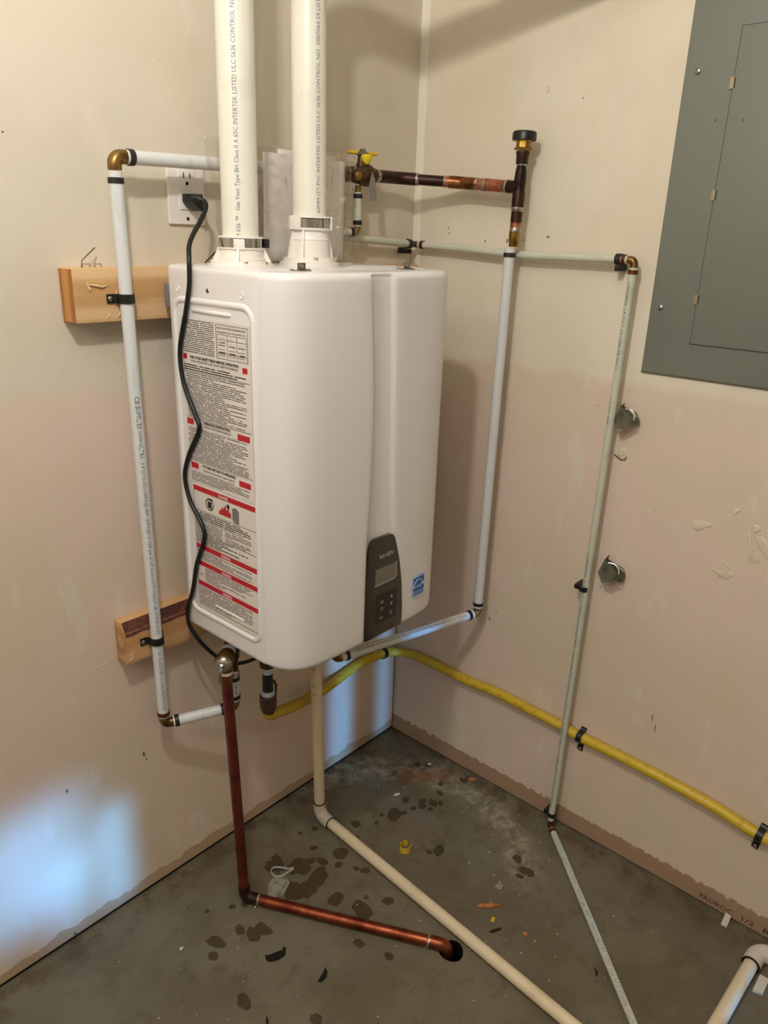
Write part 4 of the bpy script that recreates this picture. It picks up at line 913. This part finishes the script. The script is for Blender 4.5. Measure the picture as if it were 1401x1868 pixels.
# ------------------------------------------------------------------ document bag behind the vent pipes
def doc_bag():
    t = thing('document_bag', 'clear plastic bag holding white manuals behind the vent pipes', 'bag', (-.48, -.09, 1.365))
    def sheet(x0, x1, z0, z1, y, amp, nx, nz, sc, seed, both=0, taper=0):
        g = []
        for i in range(nz + 1):
            for j in range(nx + 1):
                u, v = j/nx, i/nz; x = x0 + (x1 - x0)*u + taper*(1 - v)*(1 - u); z = z0 + (z1 - z0)*v
                n1 = mnoise.noise(V((x*sc, z*sc*.7, seed))); n2 = mnoise.noise(V((x*sc*2.7, z*sc*2.2, seed + 9)))
                g.append(V((x + (.006 if amp > .005 else .0008)*n2, y + amp*(n1 + .45*abs(n2)) + both*math.sin(math.pi*u)*math.sin(math.pi*v), z + ((.006 if amp > .005 else .001)*n1 if i == nz else 0))))
        return g, [(i*(nx+1)+j, i*(nx+1)+j+1, (i+1)*(nx+1)+j+1, (i+1)*(nx+1)+j) for i in range(nz) for j in range(nx)]
    def slab(name, m, depth, *a, **k):
        g, f = sheet(*a, **k); mb = MB(); mb.add(g, f); o = obj(name, mb, m, t, smooth=60)
        s_ = o.modifiers.new('thickness', 'SOLIDIFY'); s_.thickness = depth; s_.offset = 0; return o
    slab('manual', M['paper'], .006, -.542, -.338, 1.368, 1.5535, -.094, .004, 16, 10, 9, 2)
    slab('folded_leaflet', M['paper'], .0012, -.50, -.352, 1.372, 1.562, -.086, .003, 12, 8, 11, 5)
    slab('bag_film', M['clear'], .0003, -.655, -.326, 1.364, 1.566, -.108, .016, 56, 36, 34, 12, taper=.03)
    slab('bag_film', M['clear'], .0003, -.655, -.326, 1.364, 1.570, -.074, .006, 30, 20, 20, 31, taper=.03)
doc_bag()

# ------------------------------------------------------------------ electrical panel
def epanel():
    t = thing('electrical_panel', 'grey steel electrical panel cover on the right wall', 'panel', (0, -.80, 1.17))
    y0, y1, z0, z1 = -.6195, -.985, 1.1745, 1.90; b = .010
    def rect(i, x): return [V((x, y0 - i, z0 + i)), V((x, y1 + i, z0 + i)), V((x, y1 + i, z1 - i)), V((x, y0 - i, z1 - i))]
    obj('cover', MB().rings([rect(0, 0), rect(0, -.003), rect(.004, -.0075), rect(.010, -.009)], caps=(False, True)), M['panel'], t, smooth=20)
    da, db, dz0, dz1 = -.711, -.893, 1.2425, 1.770
    obj('door_seam', MB().box((-.0096, db - .0015, dz0 - .0015), (-.0088, da + .0015, dz1 + .0015)), M['paneld'], t)
    d = obj('panel_door', MB().box((-.0115, db, dz0), (-.0090, da, dz1)), M['panel'], t, bevel=.0009)
    for z in (1.685, 1.506, 1.3245):
        obj('hinge', MB().box((-.0122, da - .0015, z - .009), (-.0112, da + .0060, z + .009)), M['hinge'], d)
        obj('hinge_gap', MB().box((-.0124, da - .0030, z - .008), (-.0114, da - .0012, z + .008)), M['slot'], d)
    for y, z in ((-.645, 1.709), (-.642, 1.304), (-.963, 1.709), (-.963, 1.304)):
        s_ = obj('cover_screw', MB().rev((-.009, y, z), (-1, 0, 0), [(0, .0056), (.0012, .0055), (.0026, .0036), (.003, .001)], 18), M['screw'], t)
        obj('screw_slot', MB().box((-.0005, -.0045, 0), (.0006, .0045, .0008), Matrix.Translation((-.0119, y, z)) @ V((-1, 0, 0)).to_track_quat('Z', 'Y').to_matrix().to_4x4() @ Matrix.Rotation(.5, 4, 'Z')), M['slot'], s_)
    for y, z in ((-.690, 1.628), (-.738, 1.625)):
        obj('paint_nick', MB().box((-.0120 if y < -.71 else -.0095, y - .0006, z - .002), (-.0089, y + .0006, z + .003)), M['slot'], t)
epanel()

# ------------------------------------------------------------------ bent strap ends poking out of the drywall
def strapend(name, label, pts, back, lip, torn):
    t = thing(name, label, 'bracket', (0, pts[0][0], pts[2][1]), 'galvanised metal tabs on the right wall')
    obj('front_leaf', MB().prism([(-x, y, z) for y, z, x in pts], (.0012, 0, 0)), M['galv'], t, smooth=20)
    obj('back_leaf', MB().prism([(-x, y, z) for y, z, x in back], (.0010, 0, 0)), M['galv'], t, smooth=20)
    a, b = pts[0], pts[1]; c_ = back[0]
    obj('fold', MB().prism([(-a[2], a[0], a[1]), (-b[2], b[0], b[1]), (-.0005, b[0] + .003, b[1] + .004), (-.0005, a[0] + .003, a[1] + .003)], (0, -.0012, 0)), M['galv'], t, smooth=20)
    obj('curled_lip', MB().strip(catmull([(-x, y, z) for y, z, x in lip], 6), (-.004, .0, .0028), .0012), M['bright'], t, label='bright curled edge of cut steel')
    for p in torn: obj('torn_edge', MB().tube([(-x, y, z) for y, z, x in p], .0009, 6), M['bright'], t)
strapend('metal_tab', 'upper bent galvanised metal tab beside the thin riser',
    [(-.596, 1.104, .026), (-.5845, 1.069, .024), (-.598, 1.055, .030), (-.610, 1.056, .032), (-.636, 1.079, .034)],
    [(-.590, 1.101, .003), (-.623, 1.092, .004), (-.634, 1.079, .010), (-.634, 1.068, .012), (-.600, 1.072, .004)],
    [(-.607, 1.099, .024), (-.618, 1.098, .020), (-.626, 1.091, .022), (-.631, 1.080, .028)],
    [[(-.598, 1.0555, .031), (-.604, 1.0550, .032), (-.610, 1.056, .033)], [(-.612, 1.056, .012), (-.620, 1.060, .014), (-.632, 1.068, .018)]])
strapend('metal_tab', 'lower bent galvanised metal tab halfway down right wall',
    [(-.6095, .763, .026), (-.5965, .727, .024), (-.613, .709, .030), (-.632, .714, .032), (-.655, .737, .034)],
    [(-.603, .757, .003), (-.645, .746, .004), (-.653, .738, .010), (-.653, .717, .010), (-.64, .712, .006), (-.615, .726, .004)],
    [(-.619, .757, .024), (-.632, .756, .020), (-.642, .749, .022), (-.648, .740, .028)],
    [[(-.614, .7095, .031), (-.623, .712, .032), (-.632, .7140, .033)], [(-.642, .712, .012), (-.645, .704, .012), (-.650, .705, .010)]])

# ------------------------------------------------------------------ floor marks and litter
def blob(x, y, rx, ry, rot, z, seed, rough=.18, n=26):
    pts = []
    for i in range(n):
        a = 2*math.pi*i/n; k = 1 + rough*mnoise.noise(V((math.cos(a)*1.5, math.sin(a)*1.5, seed*3.7))) + rough*.5*mnoise.noise(V((math.cos(a)*4, math.sin(a)*4, seed)))
        px, py = rx*k*math.cos(a), ry*k*math.sin(a); c, s_ = math.cos(rot), math.sin(rot)
        pts.append(V((x + px*c - py*s_, y + px*s_ + py*c, z)))
    return MB().prism(pts, (0, 0, .0003))
spots = [(-.468, -.239, .021, .017), (-.570, -.328, .020, .017), (-.552, -.391, .028, .020), (-.585, -.256, .055, .026), (-.56, -.20, .03, .02), (-.60, -.155, .03, .018), (-.62, -.235, .03, .02), (-.515, -.225, .016, .010), (-.50, -.18, .010, .008), (-.276, -.249, .024, .017), (-.255, -.262, .010, .008), (-.201, -.281, .013, .010), (-.173, -.295, .015, .011), (-.185, -.270, .012, .008), (-.225, -.270, .009, .007), (-.16, -.31, .009, .007), (-.215, -.235, .013, .010), (-.196, -.305, .008, .007), (-.37, -.20, .014, .011), (-.40, -.235, .005, .004), (-.33, -.235, .007, .006), (-.30, -.225, .006, .005), (-.454, -.136, .009, .007), (-.49, -.120, .006, .005), (-.496, -.262, .010, .008), (-.475, -.30, .009, .007), (-.465, -.320, .012, .009), (-.52, -.375, .006, .005), (-.493, -.418, .013, .010), (-.295, -.409, .020, .012), (-.315, -.395, .007, .006), (-.202, -.602, .020, .013), (-.225, -.598, .010, .006), (-.183, -.565, .014, .010), (-.758, -.265, .020, .013), (-.735, -.272, .022, .014), (-.771, -.235, .014, .010), (-.825, -.222, .022, .012), (-.848, -.245, .012, .010), (-.867, -.371, .020, .012), (-.795, -.50, .010, .014), (-.618, -.445, .012, .009), (-.598, -.512, .010, .008), (-.72, -.19, .010, .008), (-.745, -.175, .008, .006), (-.79, -.145, .006, .005), (-.08, -.165, .012, .009), (-.06, -.19, .009, .007), (-.045, -.30, .014, .008), (-.03, -.305, .010, .007), (-.10, -.265, .010, .007), (-.13, -.285, .011, .006)]
for i, (x, y, a, b) in enumerate(spots):
    obj('wet_spot', blob(x, y, a, b, rnd.uniform(0, 3), .0001 + .00002*i, i, .28 if a < .03 else .6), M['wet'], floor)
obj('dried_residue', blob(-.6365, -.205, .030, .024, .6, .0014, 91, .35), M['foam'], floor)
# shavings scattered by the right wall: nobody could count them
mb = MB()
for i in range(240):
    t_ = rnd.random(); x = -.155 + .10*t_ + rnd.gauss(0, .020); y = -.165 - .105*t_ + rnd.gauss(0, .016); a = rnd.uniform(0, 3.1); L = rnd.uniform(.003, .011)
    c, s_ = math.cos(a)*L, math.sin(a)*L
    mb.tube([(x - c, y - s_, .0012), (x, y, .0012 + rnd.uniform(0, .0014)), (x + c, y + s_, .0012)], [.0005, .0011, .0004], 4)
o = obj('wood_shavings', mb, M['shav'], None, loc=(-.11, -.21, 0)); tag(o, 'scatter of reddish wood shavings on floor near the wall corner', 'shavings'); o['kind'] = 'stuff'
mb = MB()
for i in range(170):
    a = rnd.uniform(-1.9, 1.2); R_ = rnd.gauss(.33, .05); x, y = -.40 + R_*math.cos(a), -.33 + R_*math.sin(a)
    if i > 90: x, y = rnd.uniform(-1.0, -.02), rnd.uniform(-.95, -.05)
    if x > -.012 or y > -.012: continue
    s_ = rnd.uniform(.0006, .0019); mb.ball((x, y, s_*.5), s_, 5, 3, (1, rnd.uniform(.6, 1.3), .5))
o = obj('plaster_crumbs', mb, M['whitebit'], None, loc=(-.3, -.4, 0)); tag(o, 'tiny pale plaster crumbs strewn over the concrete floor', 'crumbs'); o['kind'] = 'stuff'

def litter(name, mb, m, label, cat, loc, group=None, **k):
    return tag(obj(name, mb, M[m], None, loc=loc, **k), label, cat, group)
# yellow jacket off-cut: a short slit ring
c = V((-.349, -.347, .0))
P = []
for i in range(19):
    a = math.radians(20 + 300*i/18); P.append(c + V((math.cos(a)*.0145, math.sin(a)*.0125, .0075)))
litter('hose_offcut', MB().strip(P, (0.002, .001, .0145), .0016), 'yellow', 'yellow ring offcut of hose jacket on the floor', 'offcut', c)
# clear looped strip
c = V((-.600, -.175, .0))
P = catmull([c + V(p) for p in ((.022, -.018, .0035), (.012, -.013, .004), (-.002, .002, .008), (-.016, .010, .012), (-.028, .004, .012), (-.027, -.010, .007), (-.012, -.017, .004), (.004, -.0185, .003), (.020, -.020, .003))], 6)
litter('plastic_loop', MB().strip(P, (0, 0, .0045), .0012), 'clearstrip', 'looped clear plastic strip by the white residue', 'strip', c)
def flake(name, x, y, pts, th, m, label, cat, group=None, z=.0006):
    o = litter(name, MB().prism([(x + a, y + b, z) for a, b in pts], (0, 0, th)), m, label, cat, (x, y, 0), group); return o
flake('black_scrap', -.757, -.339, [(-.022, .008), (-.017, .016), (-.012, .010), (.004, .004), (.016, -.002), (.022, .004), (.024, -.003), (.012, -.014), (-.004, -.012), (-.020, -.002)], .003, 'black', 'crescent scrap of black plastic left of the copper floor pipe', 'scrap', 'black scraps')
flake('black_scrap', -.723, -.448, [(-.016, .002), (-.004, .006), (.010, .010), (.016, .016), (.012, .004), (.002, -.004), (-.012, -.004)], .0025, 'black', 'small black scrap with upturned end, nearest the bottom centre', 'scrap', 'black scraps')
flake('black_scrap', -.862, -.437, [(-.010, -.008), (-.002, -.004), (.003, .004), (.006, .012), (.0, .006), (-.006, -.002)], .002, 'black', 'narrow black scrap at the lower left of the floor', 'scrap', 'black scraps')
flake('black_scrap', -.391, -.641, [(-.013, .008), (-.010, .002), (.002, -.004), (.010, -.008), (.014, -.006), (.010, -.002), (.004, .002), (-.004, .006)], .002, 'black', 'black sliver right of the cream drain pipe', 'scrap', 'black scraps')
flake('black_scrap', -.333, -.85, [(-.007, -.003), (.0, .0), (.005, .006), (.008, .004), (.002, -.004), (-.005, -.006)], .0015, 'black', 'tiny hooked black scrap left of the thin floor pipe', 'scrap', 'black scraps')
flake('wood_chip', -.345, -.597, [(-.022, .022), (-.012, .020), (.006, .003), (.020, -.017), (.010, -.012), (-.006, .000), (-.020, .014)], .003, 'chip', 'large orange wood chip beside the cream drain pipe', 'chip', 'orange wood chips')
flake('wood_chip', -.372, -.622, [(-.008, .002), (.004, .006), (.008, .000), (-.004, -.005)], .002, 'yellow', 'dull yellow chip just below the large wood chip', 'chip')
flake('wood_chip', -.354, -.694, [(-.003, .006), (.003, .005), (.004, -.005), (-.004, -.005)], .002, 'chip', 'short orange wood chip between the two floor pipes', 'chip', 'orange wood chips')
flake('wood_chip', -.022, -.318, [(-.011, .008), (-.003, .010), (.009, -.006), (.004, -.011), (-.006, -.004)], .003, 'chip', 'orange wood chip at the foot of the right wall', 'chip', 'orange wood chips')
flake('paper_scrap', -.056, -.19, [(-.005, .004), (.004, .005), (.005, -.004), (-.004, -.005)], .001, 'whitebit', 'small square white scrap near the wall corner', 'scrap', 'white scraps')
flake('paper_scrap', -.215, -.205, [(-.010, .004), (.0, .006), (.010, -.002), (.002, -.005)], .001, 'whitebit', 'white scrap beside the shavings', 'scrap', 'white scraps')
flake('paper_scrap', -.883, -.183, [(-.005, .0), (.0, .004), (.006, .001), (.0, -.003)], .001, 'whitebit', 'white scrap by the foot of the left wall', 'scrap', 'white scraps')
flake('plaster_chip', -.285, -.582, [(-.008, .009), (.003, .010), (.010, .002), (.006, -.008), (-.005, -.008), (-.010, .0)], .0025, 'foam', 'rounded grey plaster chip above the large wood chip', 'chip')
for i, (x, y, r_) in enumerate(((-.527, -.552, .0045), (-.519, -.566, .0028))):
    litter('solder_drop', MB().ball((x, y, .0024), r_, 10, 6, (1.2, 1, .6)), 'solder', ('larger', 'smaller')[i] + ' silvery solder drop beside the floor hole', 'solder', (x, y, 0), 'solder drops')
for i, (x, y, r_) in enumerate(((-.709, -.213, .0036), (-.703, -.220, .0022))):
    litter('solder_drop', MB().ball((x, y, .002), r_, 10, 6, (1.2, 1, .6)), 'solder', ('larger', 'smaller')[i] + ' silvery solder drop under the copper floor elbow', 'solder', (x, y, 0), 'solder drops')
mb = MB().prism([(-.004, -.9985, .001), (-.031, -1.000, .001), (-.030, -1.0125, .001), (-.004, -1.011, .001)], (0, 0, .004))
mb = MB().add([(-.001, -.9985, .0005), (-.033, -1.000, .0005), (-.032, -1.0125, .0005), (-.001, -1.011, .0005), (-.001, -.9985, .011), (-.033, -1.000, .0045), (-.032, -1.0125, .0045), (-.001, -1.011, .011)], [(3, 2, 1, 0), (4, 5, 6, 7), (0, 1, 5, 4), (1, 2, 6, 5), (2, 3, 7, 6), (3, 0, 4, 7)])
litter('shim', mb, 'shim', 'white wedge shim poking out under right wall', 'shim', (-.02, -1.005, 0))
flake('trim_offcut', -.135, -1.118, [(-.018, .014), (.03, .014), (.03, -.004), (-.012, -.004)], .006, 'shim', 'white strip on the floor under the bottom right elbow', 'offcut')
